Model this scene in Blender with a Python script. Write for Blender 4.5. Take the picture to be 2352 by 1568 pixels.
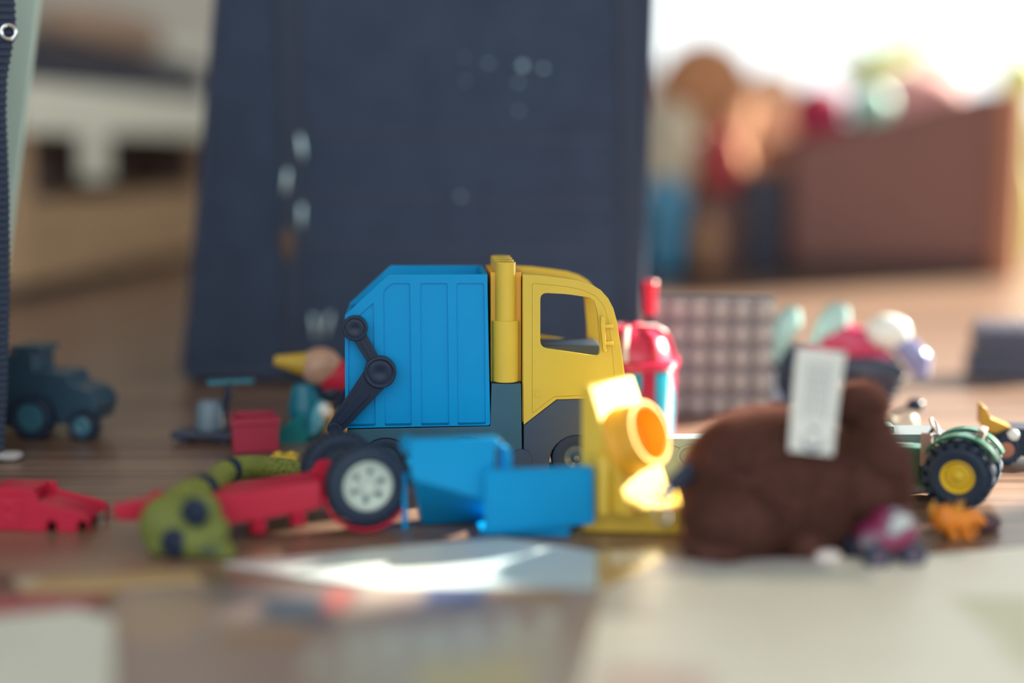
import bpy, bmesh, math, random
import numpy as np
from mathutils import Vector, Matrix, Euler
from mathutils.geometry import tessellate_polygon
random.seed(7); np.random.seed(7)
for o in list(bpy.data.objects): bpy.data.objects.remove(o, do_unlink=True)
SC = bpy.context.scene; COL = SC.collection
R = math.radians
# ------------------------------------------------------------------ camera (all working numbers in millimetres)
FPX = 3267.0; CAMH = 195.0; PITCH = math.atan((784-340)/FPX)
cam = bpy.data.cameras.new('camera'); camo = bpy.data.objects.new('camera', cam); COL.objects.link(camo)
cam.sensor_width = 36; cam.lens = 36*FPX/2352; cam.clip_start = .02; cam.clip_end = 60
camo.location = (0, 0, CAMH*.001); camo.rotation_euler = (math.pi/2-PITCH, 0, 0)
cam.dof.use_dof = True; cam.dof.focus_distance = .826; cam.dof.aperture_fstop = 1.32; cam.dof.aperture_blades = 0
SC.camera = camo
# ------------------------------------------------------------------ light
w = bpy.data.worlds.new('daylight'); SC.world = w; w.use_nodes = True
bg = w.node_tree.nodes['Background']; bg.inputs[0].default_value = (.93, .98, 1.0, 1); bg.inputs[1].default_value = 1.25
SUN_DIR = Vector((.78, .40, .43)).normalized()
sd = bpy.data.lights.new('sun', 'SUN'); so = bpy.data.objects.new('sun', sd); COL.objects.link(so)
sd.energy = 22.0; sd.angle = R(.8); sd.color = (1, .92, .78)
so.rotation_euler = SUN_DIR.to_track_quat('Z', 'Y').to_euler(); so.location = (3, 1.8, 2)
vs = SC.view_settings; vs.view_transform = 'Standard'; vs.look = 'None'; vs.exposure = .45; vs.gamma = 1; vs.use_curve_mapping = False

# ------------------------------------------------------------------ materials
MAT = {}
def nmat(name):
    m = bpy.data.materials.new(name); m.use_nodes = True; MAT[name] = m
    nt = m.node_tree; b = nt.nodes['Principled BSDF']
    return m, nt, b
def link(nt, a, b): nt.links.new(a, b)
def mat(name, col, rough=.4, noise=.06, scale=60, bump=0.0, bscale=400, spec=.5, metal=0, sheen=0, coat=0, trans=0, sss=0):
    if name in MAT: return MAT[name]
    m, nt, b = nmat(name); N = nt.nodes
    tc = N.new('ShaderNodeTexCoord'); n = N.new('ShaderNodeTexNoise'); n.inputs['Scale'].default_value = scale; n.inputs['Detail'].default_value = 4
    link(nt, tc.outputs['Object'], n.inputs['Vector'])
    mx = N.new('ShaderNodeMix'); mx.data_type = 'RGBA'
    mx.inputs[6].default_value = tuple(max(0, c*(1-noise*2)) for c in col)+(1,); mx.inputs[7].default_value = tuple(min(1, c*(1+noise*2)) for c in col)+(1,)
    link(nt, n.outputs['Fac'], mx.inputs[0]); link(nt, mx.outputs[2], b.inputs['Base Color'])
    b.inputs['Roughness'].default_value = rough; b.inputs['Specular IOR Level'].default_value = spec; b.inputs['Metallic'].default_value = metal
    b.inputs['Sheen Weight'].default_value = sheen; b.inputs['Sheen Roughness'].default_value = .4; b.inputs['Coat Weight'].default_value = coat
    if sheen: b.inputs['Sheen Tint'].default_value = tuple(min(1, c*.6+.4) for c in col)+(1,)
    if sss:
        b.inputs['Subsurface Weight'].default_value = sss; b.inputs['Subsurface Radius'].default_value = (.004, .003, .002); b.inputs['Subsurface Scale'].default_value = 1
    if bump:
        n2 = N.new('ShaderNodeTexNoise'); n2.inputs['Scale'].default_value = bscale; link(nt, tc.outputs['Object'], n2.inputs['Vector'])
        bp = N.new('ShaderNodeBump'); bp.inputs['Strength'].default_value = bump; bp.inputs['Distance'].default_value = .001
        link(nt, n2.outputs['Fac'], bp.inputs['Height']); link(nt, bp.outputs[0], b.inputs['Normal'])
    return m
def wood(name, c1, c2, sx=3, sy=60, sz=60, rough=.4, spec=.5):
    m, nt, b = nmat(name); N = nt.nodes
    tc = N.new('ShaderNodeTexCoord'); mp = N.new('ShaderNodeMapping'); mp.inputs['Scale'].default_value = (sx, sy, sz)
    link(nt, tc.outputs['Object'], mp.inputs[0])
    n = N.new('ShaderNodeTexNoise'); n.inputs['Scale'].default_value = 2.2; n.inputs['Detail'].default_value = 8; n.inputs['Distortion'].default_value = .6
    link(nt, mp.outputs[0], n.inputs['Vector'])
    cr = N.new('ShaderNodeValToRGB'); cr.color_ramp.elements[0].position = .35; cr.color_ramp.elements[1].position = .68
    cr.color_ramp.elements[0].color = c1+(1,); cr.color_ramp.elements[1].color = c2+(1,)
    link(nt, n.outputs['Fac'], cr.inputs[0]); link(nt, cr.outputs[0], b.inputs['Base Color'])
    b.inputs['Roughness'].default_value = rough; b.inputs['Specular IOR Level'].default_value = spec
    bp = N.new('ShaderNodeBump'); bp.inputs['Strength'].default_value = .08; bp.inputs['Distance'].default_value = .0005
    link(nt, n.outputs['Fac'], bp.inputs['Height']); link(nt, bp.outputs[0], b.inputs['Normal'])
    return m
def scales(name, col, dark, scale=420, rough=.5):
    m, nt, b = nmat(name); N = nt.nodes
    tc = N.new('ShaderNodeTexCoord'); v = N.new('ShaderNodeTexVoronoi'); v.inputs['Scale'].default_value = scale
    link(nt, tc.outputs['Object'], v.inputs['Vector'])
    cr = N.new('ShaderNodeValToRGB'); cr.color_ramp.elements[0].color = col+(1,); cr.color_ramp.elements[1].color = dark+(1,); cr.color_ramp.elements[0].position = .35; cr.color_ramp.elements[1].position = .8
    link(nt, v.outputs['Distance'], cr.inputs[0]); link(nt, cr.outputs[0], b.inputs['Base Color']); b.inputs['Roughness'].default_value = rough
    bp = N.new('ShaderNodeBump'); bp.inputs['Strength'].default_value = .7; bp.inputs['Distance'].default_value = .0012; bp.invert = True
    link(nt, v.outputs['Distance'], bp.inputs['Height']); link(nt, bp.outputs[0], b.inputs['Normal'])
    return m
def printed(name, base, patches, rough=.35, mott=.08, coat=0):
    """flat print: soft-edged coloured areas, in the sheet's own millimetres: (x0,x1,y0,y1,soft,colour,amount)"""
    m, nt, b = nmat(name); N = nt.nodes
    tc = N.new('ShaderNodeTexCoord'); sp = N.new('ShaderNodeSeparateXYZ')
    nz = N.new('ShaderNodeTexNoise'); nz.inputs['Scale'].default_value = 28; nz.inputs['Detail'].default_value = 3
    link(nt, tc.outputs['Object'], nz.inputs['Vector'])
    vm = N.new('ShaderNodeVectorMath'); vm.operation = 'MULTIPLY_ADD'; vm.inputs[1].default_value = (.014,)*3
    link(nt, nz.outputs['Color'], vm.inputs[0]); link(nt, tc.outputs['Object'], vm.inputs[2])
    sb = N.new('ShaderNodeVectorMath'); sb.operation = 'SUBTRACT'; sb.inputs[1].default_value = (.007,)*3
    link(nt, vm.outputs[0], sb.inputs[0]); link(nt, sb.outputs[0], sp.inputs[0])
    mx0 = N.new('ShaderNodeMix'); mx0.data_type = 'RGBA'; mx0.inputs[6].default_value = tuple(c*(1-mott) for c in base)+(1,); mx0.inputs[7].default_value = tuple(min(1, c*(1+mott)) for c in base)+(1,)
    link(nt, nz.outputs['Fac'], mx0.inputs[0]); cur = mx0.outputs[2]
    def step(src, a, s, inv=False):
        r = N.new('ShaderNodeMapRange'); r.interpolation_type = 'SMOOTHSTEP'
        r.inputs[1].default_value = (a-s)*.001; r.inputs[2].default_value = (a+s)*.001
        r.inputs[3].default_value = 1 if inv else 0; r.inputs[4].default_value = 0 if inv else 1
        link(nt, src, r.inputs[0]); return r.outputs[0]
    def mul(a, bb):
        k = N.new('ShaderNodeMath'); k.operation = 'MULTIPLY'; link(nt, a, k.inputs[0])
        if isinstance(bb, float): k.inputs[1].default_value = bb
        else: link(nt, bb, k.inputs[1])
        return k.outputs[0]
    for (x0, x1, y0, y1, s, c, amt) in patches:
        f = mul(mul(step(sp.outputs[0], x0, s), step(sp.outputs[0], x1, s, True)), mul(step(sp.outputs[1], y0, s), step(sp.outputs[1], y1, s, True)))
        f = mul(f, float(amt)); mx = N.new('ShaderNodeMix'); mx.data_type = 'RGBA'; link(nt, f, mx.inputs[0]); link(nt, cur, mx.inputs[6]); mx.inputs[7].default_value = c+(1,); cur = mx.outputs[2]
    link(nt, cur, b.inputs['Base Color']); b.inputs['Roughness'].default_value = rough; b.inputs['Coat Weight'].default_value = coat
    return m
def glass(name):
    m, nt, b = nmat(name); N = nt.nodes; out = N['Material Output']
    t = N.new('ShaderNodeBsdfTransparent'); g = N.new('ShaderNodeBsdfGlossy'); g.inputs['Roughness'].default_value = .02
    fr = N.new('ShaderNodeFresnel'); fr.inputs[0].default_value = 1.3; mx = N.new('ShaderNodeMixShader')
    nz = N.new('ShaderNodeTexNoise'); nz.inputs['Scale'].default_value = 3
    cr = N.new('ShaderNodeValToRGB'); cr.color_ramp.elements[0].color = (.96, .98, .97, 1); cr.color_ramp.elements[1].color = (1, 1, 1, 1)
    link(nt, nz.outputs[0], cr.inputs[0]); link(nt, cr.outputs[0], t.inputs[0])
    link(nt, fr.outputs[0], mx.inputs[0]); link(nt, t.outputs[0], mx.inputs[1]); link(nt, g.outputs[0], mx.inputs[2]); link(nt, mx.outputs[0], out.inputs[0])
    return m
NAVY = (.032, .047, .085)
P_BLUE = mat('blue_plastic', (.0, .29, .64), .38, .03, 40, .03, 900, spec=.22)
P_YEL = mat('yellow_plastic', (.72, .51, .065), .26, .03, 40, .02, 900, spec=.4, sss=.15)
P_YEL2 = mat('satin_yellow_plastic', (.74, .50, .05), .38, .03, 40, .02, 900, spec=.6, sss=.15)
P_ORNG = mat('orange_yellow_plastic', (.85, .42, .035), .4, .04, 40)
P_SLATE = mat('slate_plastic', (.03, .105, .155), .45, .04, 50, .03, 900)
P_DSLATE = mat('dark_slate_plastic', (.038, .066, .115), .45, .04, 50, .03, 900)
P_BLACK = mat('black_plastic', (.018, .03, .06), .28, .05, 50, spec=.25)
P_RED = mat('red_plastic', (.52, .02, .055), .36, .04, 40, .02, 800, spec=.3)
RUBBER = mat('tyre_rubber', (.022, .04, .075), .55, .08, 80, .05, 1500, spec=.3)
P_WHITE = mat('pale_hub_plastic', (.58, .68, .62), .4, .03, 50)
METAL = mat('bright_metal', (.75, .78, .8), .15, .02, 50, metal=1)

# ------------------------------------------------------------------ geometry helpers
COSP, SINP = math.cos(PITCH), math.sin(PITCH)
def ray(u, v):
    x = (u-1176)/FPX; y = (784-v)/FPX
    return Vector((x, COSP+y*SINP, -SINP+y*COSP))
def ground(u, v, z=0):
    d = ray(u, v); t = (z-CAMH)/d.z
    return Vector((d.x*t, d.y*t, z))
class F:
    """local frame of a thing: origin on the floor, x to the right, y away, z up (mm)"""
    def __init__(s, o, yaw=0):
        s.o = Vector(o); s.yaw = R(yaw); s.c = math.cos(s.yaw); s.s = math.sin(s.yaw)
    def loc(s, P):
        d = P-s.o; return Vector((d.x*s.c+d.y*s.s, -d.x*s.s+d.y*s.c, d.z))
    def p(s, u, v, yl=0):
        d = ray(u, v); n = Vector((-s.s, s.c, 0)); C0 = Vector((0, 0, CAMH))
        t = (yl-(C0-s.o).dot(n))/d.dot(n); L = s.loc(C0+d*t); return (L.x, L.z)
    def P(s, u, v, yl=0):
        a = s.p(u, v, yl); return Vector((a[0], yl, a[1]))
    def poly(s, pts, yl=0): return [s.p(u, v, yl) for u, v in pts]
    def g(s, u, v, z=0):
        L = s.loc(ground(u, v, z)); return (L.x, L.y)
def rp(pts, r, n=4):
    """round the corners of a polygon"""
    out = []; k = len(pts)
    for i in range(k):
        p = Vector(pts[i]); a = Vector(pts[i-1])-p; b = Vector(pts[(i+1) % k])-p
        rr = min(r, a.length*.45, b.length*.45)
        A = p+a.normalized()*rr; B = p+b.normalized()*rr
        for j in range(n+1):
            t = j/n; q = A*(1-t)**2+p*2*t*(1-t)+B*t*t; out.append((q.x, q.y))
    return out
def circ(cx, cz, r, n=24, a0=0, a1=360):
    full = abs(a1-a0) >= 360
    return [(cx+r*math.cos(R(a0+(a1-a0)*i/(n if full else n-1))), cz+r*math.sin(R(a0+(a1-a0)*i/(n if full else n-1)))) for i in range(n)]
class MB:
    def __init__(s): s.v = []; s.f = []
    def add(s, vs, fs):
        k = len(s.v); s.v += [Vector(a) for a in vs]; s.f += [tuple(i+k for i in f) for f in fs]; return s
    def box(s, x0, x1, y0, y1, z0, z1, M=None):
        vs = [Vector((x, y, z)) for z in (z0, z1) for x, y in ((x0, y0), (x1, y0), (x1, y1), (x0, y1))]
        if M: vs = [M @ a for a in vs]
        return s.add(vs, [(3, 2, 1, 0), (4, 5, 6, 7), (0, 1, 5, 4), (1, 2, 6, 5), (2, 3, 7, 6), (3, 0, 4, 7)])
    def prism(s, poly, a, b, holes=(), ax='y', M=None):
        rings = [list(poly)]+[list(h) for h in holes]
        def mk(p, d):
            q = Vector((p[0], d, p[1])) if ax == 'y' else (Vector((p[0], p[1], d)) if ax == 'z' else Vector((d, p[0], p[1])))
            return M @ q if M else q
        n = sum(len(r) for r in rings); vs = [mk(p, a) for r in rings for p in r]+[mk(p, b) for r in rings for p in r]
        fs = []
        if holes: tris = tessellate_polygon([[Vector((p[0], p[1], 0)) for p in r] for r in rings])
        else: tris = [tuple(range(n))]
        for t in tris: fs.append(tuple(t)); fs.append(tuple(i+n for i in reversed(t)))
        k = 0
        for r in rings:
            for i in range(len(r)):
                j = (i+1) % len(r); fs.append((k+i, k+j, k+j+n, k+i+n))
            k += len(r)
        return s.add(vs, fs)
    def lathe(s, prof, n=32, M=None, ax='y', c=(0, 0, 0), caps=True):
        vs = []; fs = []; c = Vector(c)
        for (r, h) in prof:
            for i in range(n):
                t = 2*math.pi*i/n; a, b = r*math.cos(t), r*math.sin(t)
                q = Vector((a, h, b)) if ax == 'y' else (Vector((a, b, h)) if ax == 'z' else Vector((h, a, b)))
                q = (M @ q if M else q)+c; vs.append(q)
        m = len(prof)
        for j in range(m-1):
            for i in range(n):
                k = (i+1) % n; fs.append((j*n+i, j*n+k, (j+1)*n+k, (j+1)*n+i))
        if caps and prof[0][0] > 1e-6: fs.append(tuple(range(n)))
        if caps and prof[-1][0] > 1e-6: fs.append(tuple((m-1)*n+i for i in reversed(range(n))))
        return s.add(vs, fs)
    def cyl(s, p, q, r, r2=None, n=16):
        return s.tube([p, q], [r, r if r2 is None else r2], n)
    def tube(s, pts, rad, n=12, sx=1.0):
        pts = [Vector(p) for p in pts]; m = len(pts)
        if not isinstance(rad, (list, tuple)): rad = [rad]*m
        vs = []; fs = []; up = None
        for i in range(m):
            t = (pts[min(i+1, m-1)]-pts[max(i-1, 0)]).normalized()
            if up is None: up = Vector((0, 0, 1)) if abs(t.z) < .9 else Vector((0, 1, 0))
            a = t.cross(up).normalized(); up = a.cross(t).normalized()
            for k in range(n):
                th = 2*math.pi*k/n; vs.append(pts[i]+(a*math.cos(th)*sx+up*math.sin(th))*rad[i])
        for i in range(m-1):
            for k in range(n):
                l = (k+1) % n; fs.append((i*n+k, i*n+l, (i+1)*n+l, (i+1)*n+k))
        fs.append(tuple(reversed(range(n)))); fs.append(tuple((m-1)*n+k for k in range(n)))
        return s.add(vs, fs)
    def ell(s, c, r, rot=(0, 0, 0), nu=24, nv=14, e=1.0):
        c = Vector(c); E = Euler([R(a) for a in rot]).to_matrix(); vs = []; fs = []
        sg = lambda x: math.copysign(abs(x)**e, x)
        for j in range(1, nv):
            p = -math.pi/2+math.pi*j/nv
            for i in range(nu):
                t = 2*math.pi*i/nu; vs.append(c+E @ Vector((r[0]*sg(math.cos(p))*sg(math.cos(t)), r[1]*sg(math.cos(p))*sg(math.sin(t)), r[2]*sg(math.sin(p)))))
        vs.append(c+E @ Vector((0, 0, -r[2]))); vs.append(c+E @ Vector((0, 0, r[2]))); b = len(vs)-2
        for j in range(nv-2):
            for i in range(nu):
                k = (i+1) % nu; fs.append((j*nu+i, j*nu+k, (j+1)*nu+k, (j+1)*nu+i))
        for i in range(nu):
            k = (i+1) % nu; fs.append((b, k, i)); fs.append((b+1, (nv-2)*nu+i, (nv-2)*nu+k))
        return s.add(vs, fs)
    def torus(s, c, Rr, r, M=None, n=32, m=10, sq=(1, 1)):
        vs = []; fs = []
        for i in range(n):
            t = 2*math.pi*i/n
            for j in range(m):
                p = 2*math.pi*j/m; q = Vector(((Rr+r*math.cos(p))*math.cos(t)*sq[0], r*math.sin(p), (Rr+r*math.cos(p))*math.sin(t)*sq[1]))
                vs.append((M @ q if M else q)+Vector(c))
        for i in range(n):
            for j in range(m):
                a, b = (i+1) % n, (j+1) % m; fs.append((i*m+j, a*m+j, a*m+b, i*m+b))
        return s.add(vs, fs)
    def build(s, name, m, parent=None, bevel=0, seg=2, angle=38, remesh=0, smooth=0, sub=0):
        me = bpy.data.meshes.new(name)
        me.from_pydata([a*.001 for a in s.v], [], s.f); me.update()
        bm = bmesh.new(); bm.from_mesh(me); bmesh.ops.recalc_face_normals(bm, faces=bm.faces); bm.to_mesh(me); bm.free()
        o = bpy.data.objects.new(name, me); COL.objects.link(o); o.parent = parent
        if remesh:
            r = o.modifiers.new('r', 'REMESH'); r.mode = 'VOXEL'; r.voxel_size = remesh*.001
            sm = o.modifiers.new('s', 'SMOOTH'); sm.factor = .5; sm.iterations = smooth
            dg = bpy.context.evaluated_depsgraph_get(); me2 = bpy.data.meshes.new_from_object(o.evaluated_get(dg)); o.modifiers.clear(); o.data = me2; me = me2; me.name = name
        me.materials.clear(); me.materials.append(m)
        me.shade_smooth()
        if not remesh: me.set_sharp_from_angle(angle=R(angle))
        if bevel:
            b = o.modifiers.new('b', 'BEVEL'); b.width = bevel*.001; b.segments = seg; b.limit_method = 'ANGLE'; b.angle_limit = R(35); b.use_clamp_overlap = True; b.harden_normals = False
            me.set_sharp_from_angle(angle=R(60))
        if sub: sb = o.modifiers.new('u', 'SUBSURF'); sb.levels = sub; sb.render_levels = sub
        return o
def tag(o, label, cat, group=None):
    o['label'] = label; o['category'] = cat
    if group: o['group'] = group
    return o
def struct(o): o['kind'] = 'structure'; return o
def thing(name, label, cat, fr, group=None):
    o = bpy.data.objects.new(name, None); COL.objects.link(o); o.empty_display_size = .02
    o.location = fr.o*.001; o.rotation_euler = (0, 0, fr.yaw); return tag(o, label, cat, group)
def place(o, fr, label, cat, group=None):
    o.location = fr.o*.001; o.rotation_euler = (0, 0, fr.yaw); return tag(o, label, cat, group)
def lerp(a, b, t): return a+(b-a)*t
def smooth_path(pts, n=8):
    pts = [Vector(p) for p in pts]; out = []
    for i in range(len(pts)-1):
        p0 = pts[max(i-1, 0)]; p1 = pts[i]; p2 = pts[i+1]; p3 = pts[min(i+2, len(pts)-1)]
        for j in range(n):
            t = j/n; out.append(.5*((2*p1)+(p2-p0)*t+(2*p0-5*p1+4*p2-p3)*t*t+(3*p1-p0-3*p2+p3)*t**3))
    out.append(pts[-1]); return out
def tyre(mb, Rr, W, rin, c=(0, 0, 0), nb=26, bh=1.2, skew=.25, blocks=True):
    """tyre about the y axis, outer face at y = 0 going back to W"""
    q = Rr-bh if blocks else Rr
    mb.lathe([(rin, W*.12), (rin, 0+W*.04), (lerp(rin, q, .25), 0), (lerp(rin, q, .7), -W*.02), (lerp(rin, q, .93), W*.05), (q, W*.18), (q, W*.82), (lerp(rin, q, .93), W*.95), (lerp(rin, q, .5), W), (rin, W*.9), (rin, W*.12)], 48, c=c, caps=False)
    if blocks:
        for side in (0, 1):
            for i in range(nb):
                t = 2*math.pi*(i+.5*side)/nb; da = 2*math.pi/nb*.30; vs = []
                y0, y1 = (W*.06, W*.52) if side == 0 else (W*.48, W*.94)
                for rr in (q-.6, Rr):
                    for (yy, dt) in ((y0, -skew*da*2 if side == 0 else 0), (y1, 0 if side == 0 else -skew*da*2)):
                        for sgn in (-1, 1):
                            a = t+dt*2+sgn*da; vs.append(Vector((rr*math.cos(a), yy, rr*math.sin(a)))+Vector(c))
                mb.add(vs, [(0, 1, 3, 2), (4, 6, 7, 5), (0, 4, 5, 1), (2, 3, 7, 6), (0, 2, 6, 4), (1, 5, 7, 3)])
def studs(mb, xs, ys, z, r=4.7, h=4.4, M=None, n=20):
    for x in xs:
        for y in ys:
            m2 = Matrix.Translation((x, y, z)); mb.lathe([(r, 0), (r, h-.4), (r-.4, h), (r*.62, h), (r*.62, h-2)], n, M=(M @ m2 if M else m2), ax='z')

# ================================================================== THE SETTING
FLOOR = wood('floor_wood', (.13, .075, .053), (.29, .18, .125), 1.2, 22, 22, .31, .85)
fb = MB().box(-2600, 2000, -1500, 3500, -30, 0); struct(fb.build('floor', FLOOR))
WALL = mat('wall_paint', (.68, .66, .6), .8, .03, 5)
FRAME = mat('white_frame', (.8, .8, .77), .45, .02, 20)
GL = glass('window_glass')
b = MB(); b.box(-2600, 300, 3500, 3620, 0, 2600); b.box(300, 2000, 3500, 3620, 0, 220); b.box(300, 2000, 3500, 3620, 2450, 2600); b.box(1900, 2120, 3500, 3620, 220, 2450)
struct(b.build('wall_back', WALL))
b = MB(); b.box(2000, 2120, -1500, 3500, 0, 200); b.box(2000, 2120, -1500, 3500, 1220, 2600); b.box(2000, 2120, 950, 1615, 200, 1220); b.box(2000, 2120, -1500, -1300, 200, 1220); b.box(2000, 2120, 3380, 3500, 200, 1220)
struct(b.build('wall_right', WALL))  # out of view; its openings are shaped to cut the sunlight
struct(MB().box(-2720, 2120, -1500, 3620, 2600, 2720).build('ceiling', WALL))  # unseen, added to hold back light from above
struct(MB().box(-2720, -2600, -1500, 3620, 0, 2600).build('wall_left', WALL))
def window(name, x0, x1, z0, z1, yc, side=False):
    e = bpy.data.objects.new(name, None); COL.objects.link(e); struct(e)
    T = (lambda a: Matrix.Rotation(R(90), 4, 'Z')) if side else None
    def bx(mb, a0, a1, b0, b1, c0, c1):
        if side: mb.box(b0, b1, a0, a1, c0, c1)
        else: mb.box(a0, a1, b0, b1, c0, c1)
        return mb
    f = MB(); t = 45
    bx(f, x0, x1, yc-30, yc+30, z0, z0+t); bx(f, x0, x1, yc-30, yc+30, z1-t if not side else z1-6, z1)
    bx(f, x0, x0+t, yc-30, yc+30, z0, z1); bx(f, x1-t, x1, yc-30, yc+30, z0, z1)
    f.build('window_frame', FRAME, e)
    bx(MB(), x0+t, x1-t, yc-3, yc+3, z0+t, z1-(t if not side else 6)).build('pane', GL, e)
window('window_1', 300, 1900, 220, 2450, 3560)
window('fill_window', -1300, 950, 200, 1220, 2060, True)  # unseen window added to bring fill light onto the foreground
window('sun_cut_window', 1615, 3380, 200, 1220, 2060, True)  # unseen window, head and jamb shaped to limit how far the sun reaches

# ================================================================== THE TRUCK
TF = F(ground(1176, 1112), 4)
truck = thing('toy_garbage_truck', 'blue and yellow plastic toy garbage truck with black lifting arms', 'toy truck', TF)
W = 64.0
# container ----------------------------------------------------------
prof = TF.poly([(792, 724), (893, 630), (1119, 630), (1126, 976), (793, 983)])
pan = [TF.poly([(800, 985-5), (800, 745), (858, 694), (863, 978)]), TF.poly([(884, 978), (880, 668), (900, 650), (942, 650), (946, 977)]),
       TF.poly([(967, 977), (965, 650), (1028, 650), (1032, 976)]), TF.poly([(1051, 976), (1048, 650), (1112, 650), (1116, 974)])]
pan = [rp(p, 1.2, 2) for p in pan]
cont = MB().prism(prof, 1.0, 2.8); cont.prism(prof, W-2.6, W)
zb = min(p[1] for p in prof); x0, x1 = prof[0][0], prof[2][0]
zt = TF.p(1119, 630)[1]; zl = TF.p(792, 724)[1]
cont.box(x1-2.6, x1+.3, 2, W-2, zb, zt); cont.box(x0, x0+2.6, 2, W-2, zb, zl); cont.box(x0, x1+1, 1, W-1, zb, zb+2.6)
container = cont.build('container', P_BLUE, truck, .35)
MB().prism(rp(prof, 1.4, 3), 0, 1.2, pan).build('wall_ribs', P_BLUE, container, .3, 2)
# rim lip of the near wall
# chassis --------------------------------------------------------------
wz = TF.p(1325, 1062)[1]; wx = [TF.p(886, 1062)[0], TF.p(1068, 1062)[0], TF.p(1325, 1062)[0]]
ar = 16.2
def arch_bottom(x_from, x_to, z0, cs):
    pts = []
    for c in cs:
        h = math.sqrt(max(ar*ar-(z0-wz)**2, 0)); a = math.degrees(math.asin((z0-wz)/ar))
        arc = circ(c, wz, ar, 16, 180-a, a); pts += arc
    return pts
zc = TF.p(900, 1092)[1]
cp = [TF.p(797, 986)]; cp += [TF.p(1126, 979), TF.p(1129, 881), TF.p(1197, 881)]
xr = TF.p(1200, 1080)[0]; xl = TF.p(797, 1080)[0]
bot = [(xr, zc)]+list(reversed(arch_bottom(xl, xr, zc, wx[:2])))+[(xl, zc)]
# the arches run left to right when reversed twice: build from the right end to the left
bot = [(xr, zc)]
for c in reversed(wx[:2]):
    a = math.degrees(math.asin((zc-wz)/ar)); bot += circ(c, wz, ar, 16, a, 180-a)
bot += [(xl, zc)]
MB().prism(cp+bot, .3, W-.3).build('chassis', P_SLATE, truck, .5)
# fender (front mudguard, dark) ----------------------------------------------
fz = TF.p(1300, 1092)[1]
fp = TF.poly([(1203, 977), (1279, 918), (1448, 911)])
xf = TF.p(1452, 1080)[0]; fx0 = TF.p(1203, 1060)[0]
a = math.degrees(math.asin((fz-wz)/ar))
MB().prism(fp+[(xf, fz)]+circ(wx[2], wz, ar, 18, a, 180-a)+[(fx0, fz)], .6, W-.6).build('front_mudguard', P_DSLATE, truck, .5)
c = TF.P(1197, 1056, -1); MB().lathe([(6.2, -1.5), (6.2, 0), (5.2, 0), (5.2, -1), (4.5, -1), (4.5, 30), (6.2, 30), (6.2, -1.5)][0:1]+[(6.2, 6), (6.2, -1.2), (5.4, -1.5), (5.0, -1.0), (0, -1.0)], 28, c=(c.x, 1, c.z)).build('fuel_tank', P_DSLATE, truck)
# wheels ----------------------------------------------------------------
for i, x in enumerate(wx):
    for side in (0, 1):
        mb = MB(); y = 1.5 if side == 0 else W-1.5
        M = Matrix.Translation((x, y, 14.6)) @ (Matrix.Rotation(0 if side == 0 else math.pi, 4, 'Z'))
        t = MB(); tyre(t, 14.6, 11, 8.2, blocks=False)
        for v_ in t.v: v_.xyz = M @ v_
        wh = t.build('wheel', RUBBER, truck)
        h = MB().lathe([(8.2, 10), (8.2, 1.2), (7.6, .8), (7.0, 1.6), (3.2, 2.6), (2.2, .6), (1.6, -.2), (0, -.3)], 28)
        for v_ in h.v: v_.xyz = M @ v_
        h.build('hub', P_DSLATE if side else mat('smoke_hub', (.07, .12, .16), .2, .04), wh)
# cab --------------------------------------------------------------------
roofpx = [(1201, 630), (1240, 632), (1290, 638), (1330, 644), (1358, 653), (1380, 666), (1397, 685), (1409, 708), (1417, 738), (1425, 790), (1433, 845), (1440, 895), (1442, 912)]
cabp = TF.poly(roofpx+[(1278, 917), (1203, 975)])
winp = rp(TF.poly([(1241, 672), (1300, 675), (1362, 684), (1372, 712), (1377, 770), (1379, 819), (1241, 798)]), 4.2, 5)
doorpx = [(1222, 650), (1290, 656), (1335, 664), (1368, 679), (1388, 703), (1397, 735), (1406, 800), (1415, 905), (1272, 911), (1222, 950)]
doorp = rp(TF.poly(doorpx), 1.0, 2)
cx = sum(p[0] for p in doorp)/len(doorp); cz = sum(p[1] for p in doorp)/len(doorp)
doori = [(cx+(p[0]-cx)*.993, cz+(p[1]-cz)*.993) for p in doorp]
cb = MB().prism(cabp, .5, 3.0, [winp]); cb.prism(cabp, W-3.0, W, [winp]); cb.prism(cabp, 0, .6, [doorp])
outer = TF.poly(roofpx)
inner = [(p[0]-(3.2 if i > 6 else 1.2*i/6), p[1]-(3.0 if i < 7 else .8)) for i, p in enumerate(outer)]
deep = [(p[0]-(2.6 if i > 6 else 1.5*i/6), p[1]-(2.4 if i < 7 else .8)) for i, p in enumerate(inner)]
def strip(mb, A, B, y0, y1):
    n = len(A); vs = [(a[0], y, a[1]) for y in (y0, y1) for a in A+B]
    m = 2*n; fs = []
    for i in range(n-1):
        fs += [(i, i+1, m+i+1, m+i), (n+i, m+n+i, m+n+i+1, n+i+1), (i, n+i, n+i+1, i+1), (m+i, m+i+1, m+n+i+1, m+n+i)]
    fs += [(0, m, m+n, n), (n-1, 2*n-1, m+2*n-1, m+n-1)]
    mb.add(vs, fs)
strip(cb, inner[:7], deep[:7], 2.8, W-2.8)      # recessed roof
strip(cb, inner[10:], deep[10:], 2.8, W-2.8)    # front panel under the windscreen
xb = outer[0][0]; cb.box(xb, xb+2.4, 2.5, W-2.5, TF.p(1203, 970)[1], outer[0][1]-1.5)
cab = cb.build('cab', P_YEL, truck, .35)
MB().prism(doori, -.02, .6, [winp]).build('door', P_YEL, cab, .15, 1)
mbm = MB(); q = TF.p(1381, 722); q2 = TF.p(1390, 808)
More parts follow.
